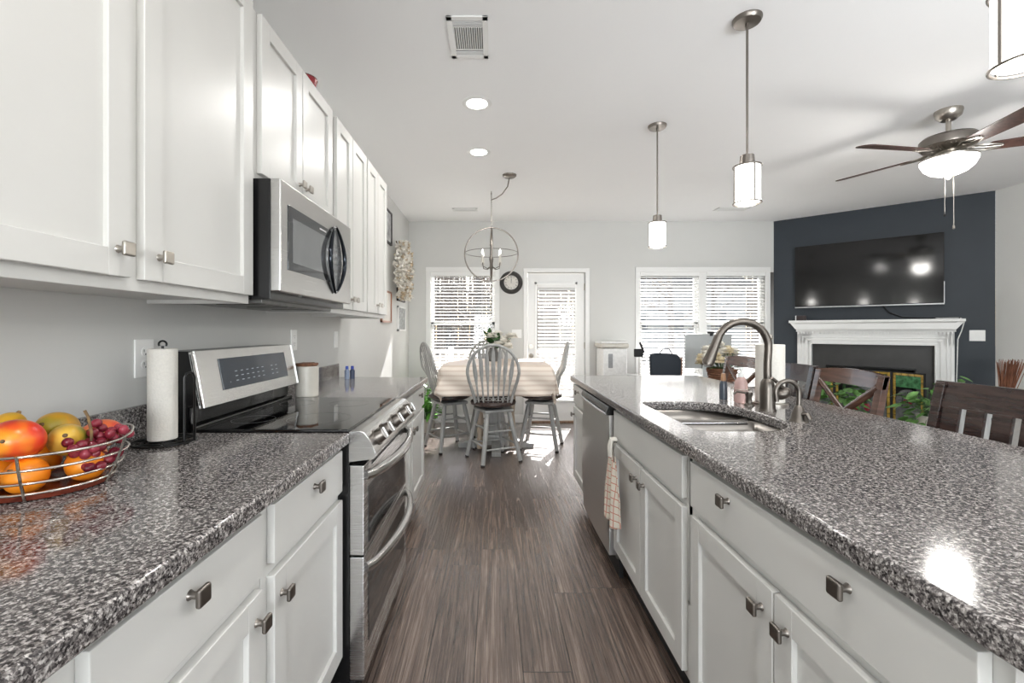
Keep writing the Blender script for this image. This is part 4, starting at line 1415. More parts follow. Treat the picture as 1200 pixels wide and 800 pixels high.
def potted(label, loc, pot_r, pot_h, pot_mat, h, spread, nleaf, lw, ll, mat, seed, saucer=False, trail=False, pot_z=0.0):
    random.seed(seed)
    t = thing('potted_plant', label, 'plant', loc)
    x, y, z = loc
    z += pot_z
    m = M(); m.lathe([(pot_r * 0.72, 0), (pot_r * 0.78, 0.005), (pot_r, pot_h * 0.92), (pot_r * 1.05, pot_h * 0.93), (pot_r * 1.05, pot_h), (pot_r * 0.93, pot_h), (pot_r * 0.9, pot_h * 0.85), (0.0, pot_h * 0.85)], (x, y, z), 32); put('pot', m, pot_mat, t)
    m = M()
    st = M()
    for i in range(nleaf):
        a = random.uniform(0, 2 * PI); f = random.random() ** 0.7
        top = Vector((x + math.cos(a) * spread * f * (0.5 + random.random() * 0.5), y + math.sin(a) * spread * f * (0.5 + random.random() * 0.5), z + pot_h + h * random.uniform(0.15, 1.0) * (1 - 0.35 * f)))
        base = Vector((x + math.cos(a) * pot_r * 0.4, y + math.sin(a) * pot_r * 0.4, z + pot_h * 0.85))
        if trail and random.random() < 0.3:
            top = Vector((x + math.cos(a) * (pot_r * 1.15 + 0.03), y + math.sin(a) * (pot_r * 1.15 + 0.03), z + pot_h - random.uniform(-0.02, 0.14)))
        mid = (base + top) / 2 + Vector((0, 0, 0.25 * (top - base).length))
        if i % 2 == 0:
            st.tube([base, mid, top], 0.002, 5)
        dd = Vector((math.cos(a + random.uniform(-1, 1)), math.sin(a + random.uniform(-1, 1)), random.uniform(-0.4, 0.6))).normalized() * ll * random.uniform(0.7, 1.2)
        leaf_blob(m, top, top + dd, lw * random.uniform(0.7, 1.1), ll * 0.25, 5, random.uniform(-0.6, 0.6))
    put('stems', st, DLEAF, t)
    put('foliage', m, mat, t, 60)
    return t


potted('green leafy plant in a white pot on the floor by the left wall', (-0.83, 5.62, 0), 0.115, 0.17, CREAM, 0.42, 0.20, 150, 0.028, 0.10, plain('lime_leaf', (98, 160, 62), 0.45, var=0.3, scale=20), 3)

# ------------------------------------------------------------------ left wall decor
def frame_on_left(label, y0, y1, z0, z1, fm, art, proud=0.022, w=0.018):
    t = thing('picture_frame', label, 'picture', (XL, (y0 + y1) / 2, z0))
    m = M()
    m.box((XL, y0, z0), (XL + proud, y0 + w, z1)); m.box((XL, y1 - w, z0), (XL + proud, y1, z1))
    m.box((XL, y0, z0), (XL + proud, y1, z0 + w)); m.box((XL, y0, z1 - w), (XL + proud, y1, z1)); put('frame', m, fm, t)
    m = M(); m.box((XL + 0.002, y0 + w, z0 + w), (XL + proud * 0.5, y1 - w, z1 - w)); put('picture_sheet', m, art, t)


BLKF = plain('black_frame', (38, 34, 32), 0.4)
ART1 = plain('grey_print', (190, 192, 192), 0.5, var=0.25, scale=14)
frame_on_left('black framed picture high on the left wall above the dried flowers', 4.72, 5.06, 2.20, 2.56, BLKF, ART1)
frame_on_left('copper framed picture on the left wall beneath the dried flowers', 4.60, 5.04, 1.34, 1.68, plain('copper_frame', (160, 112, 88), 0.35, metal=0.4), plain('pale_print', (226, 222, 214), 0.5, var=0.04))
frame_on_left('dark framed picture on the left wall close to the room corner', 5.38, 5.80, 1.61, 1.95, BLKF, plain('white_print', (226, 226, 224), 0.5, var=0.1, scale=10))
frame_on_left('grey patterned print in a thin white frame, lowest near the room corner', 5.40, 5.85, 1.25, 1.55, TRIMW, plain('grey_text_print', (150, 152, 152), 0.5, var=0.35, scale=45))
t = thing('dried_flower_garland', 'hanging bunch of cream dried flowers on the left wall', 'wall decoration', (XL + 0.06, 5.3, 1.65))
random.seed(21)
m = M(); m.tube([(XL + 0.02, 5.28, 2.30), (XL + 0.05, 5.30, 2.0), (XL + 0.06, 5.30, 1.66)], 0.008, 8); put('stem', m, STEMM, t)
for j, (mt, nn) in enumerate(((PETAL, 330), (plain('tan_petal', (212, 194, 166), 0.8, var=0.15, scale=30), 110))):
    m = M()
    for i in range(nn):
        f = random.random(); z = 1.62 + 0.66 * f; w = 0.36 * math.sin(PI * (0.12 + 0.8 * f)) ** 0.7
        c = Vector((XL + 0.055 + random.uniform(0.0, 0.10), 5.30 + random.uniform(-w, w), z))
        for k in range(5):
            d = Vector((random.uniform(-0.2, 1), random.uniform(-1, 1), random.uniform(-1, 1))).normalized() * random.uniform(0.025, 0.05)
            leaf_blob(m, c, c + d, 0.016, 0, 3)
    put('petals', m, mt, t, 80)['kind'] = 'stuff'

# clock
t = thing('wall_clock', 'round dark rimmed wall clock with roman numerals between window and patio door', 'clock', (0.244, YB, 1.907 - 0.155))
KX = Matrix.Translation((0.244, YB, 1.907)) @ Matrix.Rotation(R(90), 4, 'X')
m = M(); m.lathe([(0.095, 0.006), (0.10, 0.034), (0.115, 0.042), (0.135, 0.036), (0.155, 0.012), (0.157, 0.001), (0.095, 0.001)], (0, 0, 0), 48, caps=False); m.xf(KX); put('clock_rim', m, plain('clock_rim', (62, 60, 58), 0.4), t)
m = M(); m.lathe([(0.0, 0.001), (0.101, 0.001), (0.101, 0.012), (0.0, 0.012)], (0, 0, 0), 40); m.xf(KX); fc = put('clock_face', m, plain('clock_face', (218, 214, 206), 0.5), t)
m = M()
NUM = {0: 'XII', 1: 'I', 2: 'II', 3: 'III', 4: 'IV', 5: 'V', 6: 'VI', 7: 'VII', 8: 'VIII', 9: 'IX', 10: 'X', 11: 'XI'}
for h in range(12):
    s = NUM[h]
    wd = {'I': 0.006, 'V': 0.011, 'X': 0.011}
    tot = sum(wd[c] for c in s); x = -tot / 2
    B = Matrix.Rotation(R(-30 * h), 4, 'Z') @ Matrix.Translation((0, 0.076, 0))
    for c in s:
        w = wd[c]
        if c == 'I':
            m.box((x + 0.002, -0.011, 0.0118), (x + 0.004, 0.011, 0.0128), mat=B)
        elif c == 'V':
            for g in (-1, 1):
                m.box((-0.001, -0.0112, 0.0118), (0.001, 0.0112, 0.0128), mat=B @ Matrix.Translation((x + w / 2 + g * 0.0022, 0, 0)) @ Matrix.Rotation(R(-11 * g), 4, 'Z'))
        else:
            for g in (-1, 1):
                m.box((-0.001, -0.0118, 0.0118), (0.001, 0.0118, 0.0128), mat=B @ Matrix.Translation((x + w / 2, 0, 0)) @ Matrix.Rotation(R(20 * g), 4, 'Z'))
        x += w
m.xf(KX); put('numerals', m, BLKM, fc)
m = M(); m.box((-0.002, -0.01, 0.013), (0.002, 0.065, 0.015)); m.xf(KX); put('minute_hand', m, BLKM, fc)
m = M(); m.box((-0.003, -0.008, 0.013), (0.003, 0.045, 0.015), mat=Matrix.Rotation(R(-3), 4, 'Z')); m.xf(KX); put('hour_hand', m, BLKM, fc)

# ------------------------------------------------------------------ bar stools along the island
def bar_stool(kind, label, yc, wood, xf=0.0, zt=1.03, w=0.45):
    """faces the island (-x); back at +x"""
    t = thing('bar_stool', label, 'bar stool', (1.72 + xf, yc, 0), group=None)
    X = ROOTM[t.name]
    def P(n, m, mat=wood, par=t, sharp=40):
        m.xf(X); return put(n, m, mat, par, sharp)
    h = w / 2
    m = M(); m.box((-0.20, -h + 0.01, 0.60), (0.20, h - 0.01, 0.64), 0.012, 3); P('seat', m)
    m = M(); m.box((-0.18, -h + 0.03, 0.54), (0.18, h - 0.03, 0.60), 0.003); P('apron', m)
    for sy in (-1, 1):
        m = M(); m.prism([(-0.19, 0.0), (-0.155, 0.0), (-0.145, 0.60), (-0.19, 0.60)], 'y', sy * (h - 0.02) - 0.02, sy * (h - 0.02) + 0.02, 0.003); P('leg', m)
        m = M(); y0, y1 = sy * (h - 0.02) - 0.02, sy * (h - 0.02) + 0.02
        top = zt - (0.005 if kind == 'slat' else 0.02)
        m.prism([(0.175, 0.0), (0.215, 0.0), (0.19, 0.60), (0.215, 0.80), (0.258, top), (0.225, top), (0.178, 0.80), (0.15, 0.60)], 'y', y0, y1, 0.003); P('leg', m)
        m = M(); m.box((-0.17, sy * (h - 0.02) - 0.012, 0.30), (0.17, sy * (h - 0.02) + 0.012, 0.335), 0.003); P('stretcher', m)
    for x, z in ((-0.17, 0.20), (0.18, 0.26)):
        m = M(); m.box((x - 0.012, -h + 0.03, z), (x + 0.012, h - 0.03, z + 0.035), 0.003); P('stretcher', m)
    if kind == 'slat':
        m = M()
        def rail(u, v):
            y = -h - 0.005 + (w + 0.01) * u
            return y, 0.012 * (1 - (2 * u - 1) ** 2)
        n = 10; A = []
        for i in range(n + 1):
            y, c = rail(i / n, 0)
            A.append([m.bm.verts.new(p) for p in ((0.205 + c, y, zt - 0.105), (0.205 + 0.018 + c, y, zt - 0.105), (0.235 + 0.018 + c, y, zt), (0.235 + c, y, zt))])
        for a_, b_ in zip(A, A[1:]):
            m.bridge(a_, b_)
        m.cap(A[0][::-1]); m.cap(A[-1]); P('top_rail', m)
        for i in range(4):
            y = -h + 0.080 + (w - 0.16) * i / 3
            m = M(); m.prism([(0.168, 0.66), (0.182, 0.66), (0.228, zt - 0.10), (0.212, zt - 0.10)], 'y', y - 0.034, y + 0.034, 0.003); P('back_slat', m)
        m = M(); m.box((0.158, -h + 0.02, 0.655), (0.19, h - 0.02, 0.70), 0.003); P('lower_rail', m)
    else:
        n = 14; m = M(); A = []
        for i in range(n + 1):
            u = i / n; y = -h + w * u; c = 0.02 * (1 - (2 * u - 1) ** 2); s = 0.018 * (1 - (2 * u - 1) ** 2)
            A.append([m.bm.verts.new(p) for p in ((0.212 + c, y, zt - 0.085), (0.234 + c, y, zt - 0.085), (0.252 + c, y, zt - 0.018 + s), (0.230 + c, y, zt - 0.018 + s))])
        for a_, b_ in zip(A, A[1:]):
            m.bridge(a_, b_)
        m.cap(A[0][::-1]); m.cap(A[-1]); P('top_rail', m)
        for s in (-1, 1):
            m = M()
            m.tube([(0.190 + 0.004 * s, -s * (h - 0.03), 0.70), (0.205 + 0.004 * s, 0, 0.805), (0.222 + 0.004 * s, s * (h - 0.03), zt - 0.08)], 0.020, 8, flat=0.5, upv=(1, 0, 0)); P('cross_brace', m)
        m = M(); m.box((0.158, -h + 0.02, 0.665), (0.19, h - 0.02, 0.705), 0.003); P('lower_rail', m)
    return t


bar_stool('slat', 'espresso bar stool with wide back slats at the near end of the island', 1.765, ESP, zt=1.036)
bar_stool('cross', 'brown bar stool with a crossed back and curved top rail in front of the fireplace', 2.49, ESPB, zt=1.045, w=0.48)
bar_stool('slat', 'espresso slat-back bar stool just behind the island paper towel roll', 2.97, ESP, zt=1.04)
bar_stool('cross', 'brown crossed-back bar stool at the far end, behind the pink bottle', 3.52, ESPB, zt=1.055, w=0.54)

# ------------------------------------------------------------------ desk area by window 2
WHT = plain('white_desk', (236, 236, 234), 0.3)
t = thing('desk', 'white desk under the wide double window', 'desk', (2.45, 5.60, 0))
m = M(); m.box((1.735, 5.28, 0.66), (3.15, 5.92, 0.69), 0.004); put('desktop', m, WHT, t)
for x in (1.77, 3.10):
    for y in (5.33, 5.87):
        m = M(); m.box((x - 0.02, y - 0.02, 0), (x + 0.02, y + 0.02, 0.66), 0.003); put('leg', m, WHT, t)
t = thing('computer_monitor', 'silver computer monitor seen from behind on the white desk', 'monitor', (2.57, 5.42, 0.69))
SILVM = plain('silver_aluminium', (176, 178, 178), 0.38, metal=0.55, var=0.01)
m = M(); m.box((2.29, 5.40, 0.80), (2.85, 5.425, 1.215), 0.008); put('display_housing', m, SILVM, t)
m = M(); m.prism([(5.36, 0.69), (5.52, 0.69), (5.52, 0.697), (5.38, 0.70), (5.40, 0.98), (5.39, 0.98)], 'x', 2.49, 2.65, 0.002); put('stand', m, SILVM, t)
t = thing('webcam', 'small black webcam clipped on top of the silver monitor', 'webcam', (2.60, 5.41, 1.21))
m = M(); m.box((2.565, 5.385, 1.216), (2.635, 5.425, 1.245), 0.008); put('camera_body', m, BLKM, t)
m = M(); m.box((2.585, 5.375, 1.19), (2.615, 5.398, 1.22), 0.004); put('clip', m, BLKM, t)
t = thing('office_chair', 'black fabric desk chair with a rounded back in front of the wide window', 'chair', (1.86, 4.95, 0))
m = M()
m.prism([(1.68 + 0.02, 0.56), (2.02 - 0.01, 0.56), (2.03, 0.93), (2.0, 0.99), (1.92, 1.006), (1.78, 1.012), (1.70, 1.006), (1.69, 0.97)], 'y', 4.86, 4.92, 0.02); put('backrest', m, plain('charcoal_fabric', (48, 54, 62), 0.9, var=0.1, scale=200), t)
m = M(); m.box((1.66, 4.92, 0.44), (2.06, 5.27, 0.51), 0.03, 4); put('seat', m, plain('charcoal_seat', (48, 54, 62), 0.9), t)
m = M(); m.cyl((1.86, 5.12, 0.08), (1.86, 5.12, 0.44), 0.028); m.tube([(1.86, 5.05, 0.43), (1.86, 4.88, 0.45), (1.86, 4.855, 0.60)], 0.018); put('column', m, BLKM, t)
for k in range(5):
    a = R(72 * k + 10); e = (1.86 + 0.27 * math.cos(a), 5.12 + 0.27 * math.sin(a), 0.07)
    m = M(); m.tube([(1.86, 5.12, 0.10), e], [0.024, 0.014]); lg = put('leg', m, BLKM, t)
    m = M(); m.cyl((e[0] - 0.012 * math.sin(a), e[1] + 0.012 * math.cos(a), 0.028), (e[0] + 0.012 * math.sin(a), e[1] - 0.012 * math.cos(a), 0.028), 0.028); put('caster', m, BLKM, lg)
t = thing('handbag', 'grey and brown handbag on the white desk behind the black desk chair', 'bag', (2.08, 5.45, 0.69))
m = M(); m.prism([(1.93, 0.69), (2.25, 0.69), (2.23, 0.90), (2.18, 0.97), (2.05, 0.99), (1.96, 0.96)], 'y', 5.38, 5.52, 0.03); put('bag_body', m, plain('grey_bag', (150, 152, 160), 0.7, var=0.15, scale=8), t)
m = M(); m.box((2.17, 5.372, 0.70), (2.25, 5.385, 0.93), 0.005); put('side_pocket', m, plain('brown_bag', (140, 108, 92), 0.7, var=0.2, scale=20), t)
m = M(); m.tube([(2.0, 5.45, 0.97), (2.04, 5.45, 1.03), (2.12, 5.45, 1.03), (2.16, 5.45, 0.97)], 0.008); put('strap', m, plain('grey_strap', (120, 120, 126), 0.7), t)
t = thing('portable_air_conditioner', 'white lidded portable appliance with a grey panel, between patio door and desk', 'appliance', (1.54, 5.88, 0))
m = M(); m.box((1.385, 5.72, 0.03), (1.70, 6.08, 1.03), 0.02, 3); put('housing', m, WHT, t)
m = M(); m.box((1.365, 5.70, 1.035), (1.715, 6.10, 1.09), 0.015, 3); put('lid', m, CREAM, t)
m = M(); m.box((1.36, 5.71, 1.088), (1.70, 6.09, 1.118), 0.012, 2); put('top_plate', m, WHT, t)
m = M(); m.box((1.455, 5.712, 0.78), (1.51, 5.725, 0.96), 0.003); put('grey_panel', m, plain('panel_grey', (150, 152, 154), 0.4), t)
for x in (1.43, 1.66):
    for y in (5.77, 6.03):
        m = M(); m.box((x - 0.025, y - 0.025, 0), (x + 0.025, y + 0.025, 0.035), 0.003); put('foot', m, BLKM, t)
t = thing('card_reader', 'small black device tilted on a thin stand at the end of the white desk', 'device', (1.79, 5.55, 0.69))
m = M(); m.lathe([(0.05, 0), (0.05, 0.006), (0.01, 0.012), (0.0, 0.012)], (1.79, 5.55, 0.69)); m.cyl((1.79, 5.55, 0.70), (1.79, 5.55, 0.96), 0.004, seg=8); put('stand', m, NICK, t)
m = M(); m.box((1.73, 5.535, 0.93), (1.84, 5.575, 1.03), 0.01); put('screen_box', m, BLKM, t)
m = M(); m.tube([(1.845, 5.54, 0.98), (1.82, 5.545, 1.06), (1.80, 5.55, 1.11)], 0.013); put('handset', m, BLKM, t)
t = thing('paper_sheet', 'loose white papers on the desk below the silver monitor', 'paper', (2.46, 5.33, 0.69))
m = M(); m.box((2.36, 5.30, 0.690), (2.60, 5.39, 0.694)); put('top_sheet', m, WHT, t)
m = M(); m.box((2.33, 5.295, 0.690), (2.52, 5.37, 0.692)); put('lower_sheet', m, plain('off_white_paper', (226, 226, 222), 0.6), t)
m = M(); m.tube([(2.2, 5.34, 0.692), (2.28, 5.32, 0.74), (2.38, 5.35, 0.76), (2.45, 5.32, 0.72), (2.5, 5.33, 0.692)], 0.004, 8)
o = put('charging_cable', m, WHT, None); tag(o, 'white cable looping over the desk in front of the silver monitor', 'cable')

# round dark table with flower basket
t = thing('round_table', 'dark round table holding the wicker flower basket', 'table', (2.42, 4.55, 0))
m = M(); m.lathe([(0.0, 0.70), (0.40, 0.70), (0.43, 0.715), (0.43, 0.735), (0.42, 0.742), (0.0, 0.742)], (2.42, 4.55, 0), 48); put('tabletop', m, ESP, t)
m = M(); m.lathe([(0.06, 0.03), (0.045, 0.2), (0.07, 0.4), (0.04, 0.6), (0.10, 0.70)], (2.42, 4.55, 0), 24); put('pedestal', m, ESP, t)
for a in (30, 150, 270):
    m = M(); m.tube([(2.42, 4.55, 0.12), (2.42 + 0.2 * math.cos(R(a)), 4.55 + 0.2 * math.sin(R(a)), 0.09), (2.42 + 0.33 * math.cos(R(a)), 4.55 + 0.33 * math.sin(R(a)), 0.022)], [0.03, 0.026, 0.022]); put('foot', m, ESP, t)
QX, QY, QZ = 2.29, 4.53, 0.742
t = thing('flower_basket', 'wicker basket of white and cream flowers seen under the faucet arch', 'flower basket', (QX, QY, QZ))
m = M(); m.lathe([(0.09, 0), (0.11, 0.01), (0.135, 0.13), (0.14, 0.14), (0.125, 0.135), (0.10, 0.02), (0.0, 0.015)], (QX, QY, QZ), 32)
for j in range(6):
    rr = 0.112 + 0.0045 * j
    m.tube([(QX + rr * math.cos(R(a)) + 0.003 * math.cos(R(a * 12 + j * 180)) * math.cos(R(a)), QY + rr * math.sin(R(a)) + 0.003 * math.cos(R(a * 12 + j * 180)) * math.sin(R(a)), QZ + 0.018 + j * 0.021) for a in range(0, 360, 8)], 0.010, 6, closed=True)
put('basket', m, WICK, t)
random.seed(8)
for i in range(30):
    a = random.uniform(0, 2 * PI); rr = random.uniform(0, 0.22)
    c = (QX - 0.03 + rr * math.cos(a), QY + 0.7 * rr * math.sin(a), QZ + 0.17 + 0.19 * (1 - (rr / 0.25) ** 2) * random.uniform(0.3, 1.15))
    m = M(); blossom(m, c, 0.062); bl = put('blossom', m, PETAL if i % 3 else plain('cream_yellow_petal', (240, 228, 200), 0.7), t)
    m = M(); m.tube([(QX, QY, QZ + 0.08), (c[0] * 0.5 + QX * 0.5, c[1] * 0.5 + QY * 0.5, QZ + 0.15), c], 0.003, 5); put('flower_stem', m, DLEAF, bl)
m = M()
for i in range(30):
    a = random.uniform(0, 2 * PI); c0 = Vector((QX + 0.1 * math.cos(a), QY + 0.1 * math.sin(a), QZ + 0.15))
    leaf_blob(m, c0, c0 + Vector((math.cos(a), math.sin(a), random.uniform(0, 0.9))) * random.uniform(0.08, 0.16), 0.015, 0.02)
put('foliage', m, DLEAF, t)

# ------------------------------------------------------------------ fireplace, tv
def AP(s, tt, z):
    return AO + AD * s + AN * tt + Vector((0, 0, z))


t = thing('fireplace_mantel', 'white classical fireplace mantel with dentil moulding on the dark accent wall', 'fireplace', AP(1.0, 0, 0))
S0, S1, ZM = 0.283, 1.723, 1.383
def AB(name, boxes, mat, par=t, bev=0.003):
    m = M()
    for b_ in boxes:
        m.box((b_[0], b_[2], b_[4]), (b_[1], b_[3], b_[5]), bev)
    m.xf(AM)
    return put(name, m, mat, par)


AB('left_pilaster', [(S0, 0.44, 0.001, 0.10, 0, 1.26), (S0 - 0.012, 0.45, 0.001, 0.112, 0, 0.16)], TRIMW)
AB('right_pilaster', [(1.566, S1, 0.001, 0.10, 0, 1.26), (1.555, S1 + 0.012, 0.001, 0.112, 0, 0.16)], TRIMW)
AB('frieze', [(S0, S1, 0.001, 0.10, 1.085, 1.27)], TRIMW)
AB('inner_moulding', [(0.375, 0.395, 0.09, 0.116, 0.16, 1.145), (1.611, 1.631, 0.09, 0.116, 0.16, 1.145), (0.375, 1.631, 0.09, 0.116, 1.13, 1.152), (0.415, 0.44, 0.09, 0.124, 0.0, 1.105), (1.566, 1.591, 0.09, 0.124, 0.0, 1.105), (0.415, 1.591, 0.09, 0.124, 1.085, 1.11), (0.300, 0.312, 0.09, 0.108, 0.16, 1.20), (1.694, 1.706, 0.09, 0.108, 0.16, 1.20), (0.335, 0.347, 0.09, 0.110, 0.16, 1.17), (1.659, 1.671, 0.09, 0.110, 0.16, 1.17), (0.335, 1.671, 0.09, 0.110, 1.165, 1.176)], TRIMW)
m = M(); m.prism([(0.001, 1.24), (0.115, 1.24), (0.12, 1.27), (0.135, 1.30), (0.165, 1.335), (0.195, 1.35), (0.20, 1.352), (0.20, ZM), (0.001, ZM)], 'x', S0 - 0.01, S1 + 0.01, 0.0)
m.box((0.205, 0.001, 1.352), (1.80, 0.21, ZM), 0.004)
m.prism([(S0 - 0.01, 1.27), (S0 - 0.07, 1.352), (S1 + 0.07, 1.352), (S1 + 0.01, 1.27)], 'y', 0.001, 0.17)
m.xf(AM); sh = put('mantel_shelf', m, TRIMW, t)
m = M(); n = 46
for i in range(n):
    s = S0 + (S1 - S0) * (i + 0.15) / n
    m.box((s, 0.10, 1.212), (s + (S1 - S0) / n * 0.55, 0.122, 1.238))
m.xf(AM); put('dentils', m, TRIMW, sh)
SLATE = plain('dark_slate', (56, 55, 54), 0.45, var=0.12, scale=5)
m = M(); holed(m, 'y', 0.001, 0.03, 0.44, 1.566, 0, 1.085, [FB]); m.xf(AM); put('slate_surround', m, SLATE, t)
m = M()
m.box((0.60, -0.40, 0.0), (1.40, -0.38, 0.80)); m.box((0.58, -0.40, 0.0), (0.60, 0.0, 0.80)); m.box((1.40, -0.40, 0), (1.42, 0.0, 0.80)); m.box((0.58, -0.40, 0.80), (1.42, 0.0, 0.82))
m.xf(AM); put('firebox', m, BLKM, t)
AB('firebox_lip', [(0.58, 1.42, 0.028, 0.05, 0.79, 0.82), (0.58, 0.60, 0.028, 0.045, 0.0, 0.80), (1.40, 1.42, 0.028, 0.045, 0.0, 0.80)], BLK)

t = thing('television', 'large black flat television mounted on the dark wall above the fireplace', 'television', AP(0.95, 0.02, 1.55))
AB('housing', [(0.255, 1.645, 0.03, 0.075, 1.548, 2.348), (0.60, 1.30, 0.001, 0.03, 1.75, 2.15)], BLKM, t)
AB('screen', [(0.262, 1.638, 0.074, 0.079, 1.566, 2.342)], plain('tv_glass', (10, 10, 11), 0.09, var=0, spec=0.5), t, 0.001)
AB('bottom_bezel', [(0.255, 1.645, 0.072, 0.082, 1.546, 1.560)], SILVM, t, 0.001)
AB('side_bezel', [(1.640, 1.647, 0.06, 0.082, 1.56, 1.80)], SILVM, t, 0.001)
m = M()
m.tube([AP(1.12, 0.05, 1.56), AP(1.18, 0.03, 1.47), AP(1.30, 0.03, 1.41), AP(1.48, 0.06, 1.392), AP(1.62, 0.10, 1.39)], 0.006, 8)
o = put('power_cable', m, BLKM, None); tag(o, 'black cable sagging from the television down to the mantel shelf', 'cable')
m = M()
m.tube([AP(1.76, 0.19, 1.39), AP(1.79, 0.215, 1.36), AP(1.77, 0.17, 1.25), AP(1.745, 0.13, 1.16), AP(1.74, 0.06, 0.7), AP(1.75, 0.03, 0.3)], 0.005, 8)
o = put('white_cable', m, WHT, None); tag(o, 'white cable hanging over the end of the mantel shelf', 'cable')
o = thing('set_top_box', 'small black and white box standing on the left end of the mantel', 'box', AP(0.33, 0.12, ZM))
AB('box_body', [(0.275, 0.385, 0.08, 0.15, ZM, ZM + 0.062)], plain('dark_brown_plastic', (52, 40, 40), 0.35), o)
AB('side_label', [(0.268, 0.280, 0.075, 0.152, ZM, ZM + 0.064)], WHT, o)
o = thing('media_box', 'flat black box lying on the right end of the mantel', 'box', AP(1.66, 0.12, ZM))
AB('box_body', [(1.56, 1.76, 0.06, 0.17, ZM, ZM + 0.018)], BLKM, o)
AB('front_strip', [(1.57, 1.75, 0.168, 0.173, ZM + 0.004, ZM + 0.012)], SILVM, o)

# stained glass fire screen
t = thing('stained_glass_screen', 'folding stained glass fire screen in green, amber and grey before the fireplace', 'fire screen', AP(1.0, 0.42, 0))
AMB = plain('amber_glass', (168, 138, 62), 0.15, var=0.25, scale=25)
GRNG = plain('green_glass', (66, 118, 76), 0.15, var=0.3, scale=25)
GRYG = plain('grey_glass', (104, 106, 106), 0.2, var=0.15, scale=20)
REDG = plain('red_glass', (140, 44, 60), 0.15, var=0.2)


def screen_panel(s, tt, ang, w, h, label_centre=False):
    X = AM @ Matrix.Translation((s, tt, 0)) @ Matrix.Rotation(R(ang), 4, 'Z')
    m = M()
    for b_ in (((0, -0.008, 0.02), (0.014, 0.008, h)), ((w - 0.014, -0.008, 0.02), (w, 0.008, h)), ((0, -0.008, 0.02), (w, 0.008, 0.034)), ((0, -0.008, h - 0.014), (w, 0.008, h))):
        m.box(*b_, 0.002)
    m.xf(X); fr_ = put('screen_frame', m, BLKM, t)
    for x in (0.02, w - 0.02):
        m = M(); m.box((x - 0.012, -0.03, 0), (x + 0.012, 0.03, 0.02)); m.xf(X); put('foot', m, BLKM, fr_)
    b = 0.024
    m = M()
    for i in range(8):
        z0 = 0.036 + (h - 0.05) * i / 8; z1 = 0.036 + (h - 0.05) * (i + 1) / 8 - 0.004
        m.box((0.016, -0.003, z0), (0.016 + b, 0.003, z1)); m.box((w - 0.016 - b, -0.003, z0), (w - 0.016, 0.003, z1))
    k = int((w - 2 * b) / 0.06)
    for i in range(k):
        x0 = 0.016 + b + (w - 0.032 - 2 * b) * i / k
        m.box((x0 + 0.003, -0.003, h - 0.016 - b), (x0 + (w - 0.032 - 2 * b) / k - 0.003, 0.003, h - 0.016))
    m.xf(X); put('amber_border', m, AMB, fr_)
    m = M()
    x0, x1 = 0.022 + b, w - 0.022 - b
    m.box((x0, -0.003, h - 0.17), (x1, 0.003, h - 0.02 - b)); m.xf(X); put('green_field', m, GRNG, fr_)
    m = M(); cx, rr = w / 2, (x1 - x0) / 2
    m.prism([(cx + rr * math.cos(R(a)), h - 0.19 - rr + rr * math.sin(R(a))) for a in range(0, 181, 12)] + [(x0, 0.05), (x1, 0.05)], 'y', -0.005, 0.005); m.xf(X); put('grey_field', m, GRYG, fr_)
    m = M()
    m.tube([(cx + rr * math.cos(R(a)), 0.0, h - 0.19 - rr + rr * math.sin(R(a))) for a in range(0, 181, 12)], 0.006, 8)
    for a in range(0, 360, 45):
        zc = h - 0.19 - rr
        m.tube([(cx, 0.006, zc), (cx + rr * 0.8 * math.cos(R(a)), 0.006, zc + rr * 0.8 * math.sin(R(a)))], 0.003, 6)
    m.tube([(cx + rr * 0.45 * math.cos(R(a)), 0.006, h - 0.19 - rr + rr * 0.45 * math.sin(R(a))) for a in range(0, 360, 20)], 0.003, 6, closed=True)
    m.xf(X); put('leading', m, BLKM, fr_)
    m = M()
    for a in (90, 210, 330):
        c = Vector((cx + rr * 0.25 * math.cos(R(a)), 0.007, h - 0.19 - rr + rr * 0.25 * math.sin(R(a))))
        m.ell(c, (rr * 0.14, 0.004, rr * 0.22), 12)
    m.xf(X); put('red_motif', m, REDG, fr_)


screen_panel(0.69, 0.34, 0, 0.52, 0.80)
screen_panel(1.21, 0.34, 38, 0.34, 0.80)
screen_panel(0.42, 0.55, -38, 0.34, 0.80)

# plants in the living room
t = thing('plant_stand', 'dark low stand carrying the pothos in a white pot', 'stand', (3.48, 3.60, 0))
m = M(); m.lathe([(0.0, 0.40), (0.17, 0.40), (0.17, 0.43), (0.0, 0.43)], (3.48, 3.60, 0), 32); put('top', m, ESP, t)
for a in (20, 140, 260):
    m = M(); m.tube([(3.48 + 0.12 * math.cos(R(a)), 3.60 + 0.12 * math.sin(R(a)), 0.40), (3.48 + 0.17 * math.cos(R(a)), 3.60 + 0.17 * math.sin(R(a)), 0.0)], [0.016, 0.012]); put('leg', m, ESP, t)
potted('pale green pothos spilling over a white pot, left of the near bar stool', (3.48, 3.60, 0.43), 0.085, 0.15, CREAM, 0.24, 0.20, 110, 0.030, 0.085, LEAF, 5, trail=True)
potted('dark green plant seen through the crossed back of the brown bar stool', (3.50, 4.55, 0), 0.12, 0.22, BLKM, 0.62, 0.24, 150, 0.035, 0.12, LEAF, 6)
potted('small green plant peeking over the near bar stool top rail', (4.22, 4.10, 0), 0.13, 0.30, BLKM, 0.56, 0.22, 120, 0.03, 0.10, LEAF, 9)
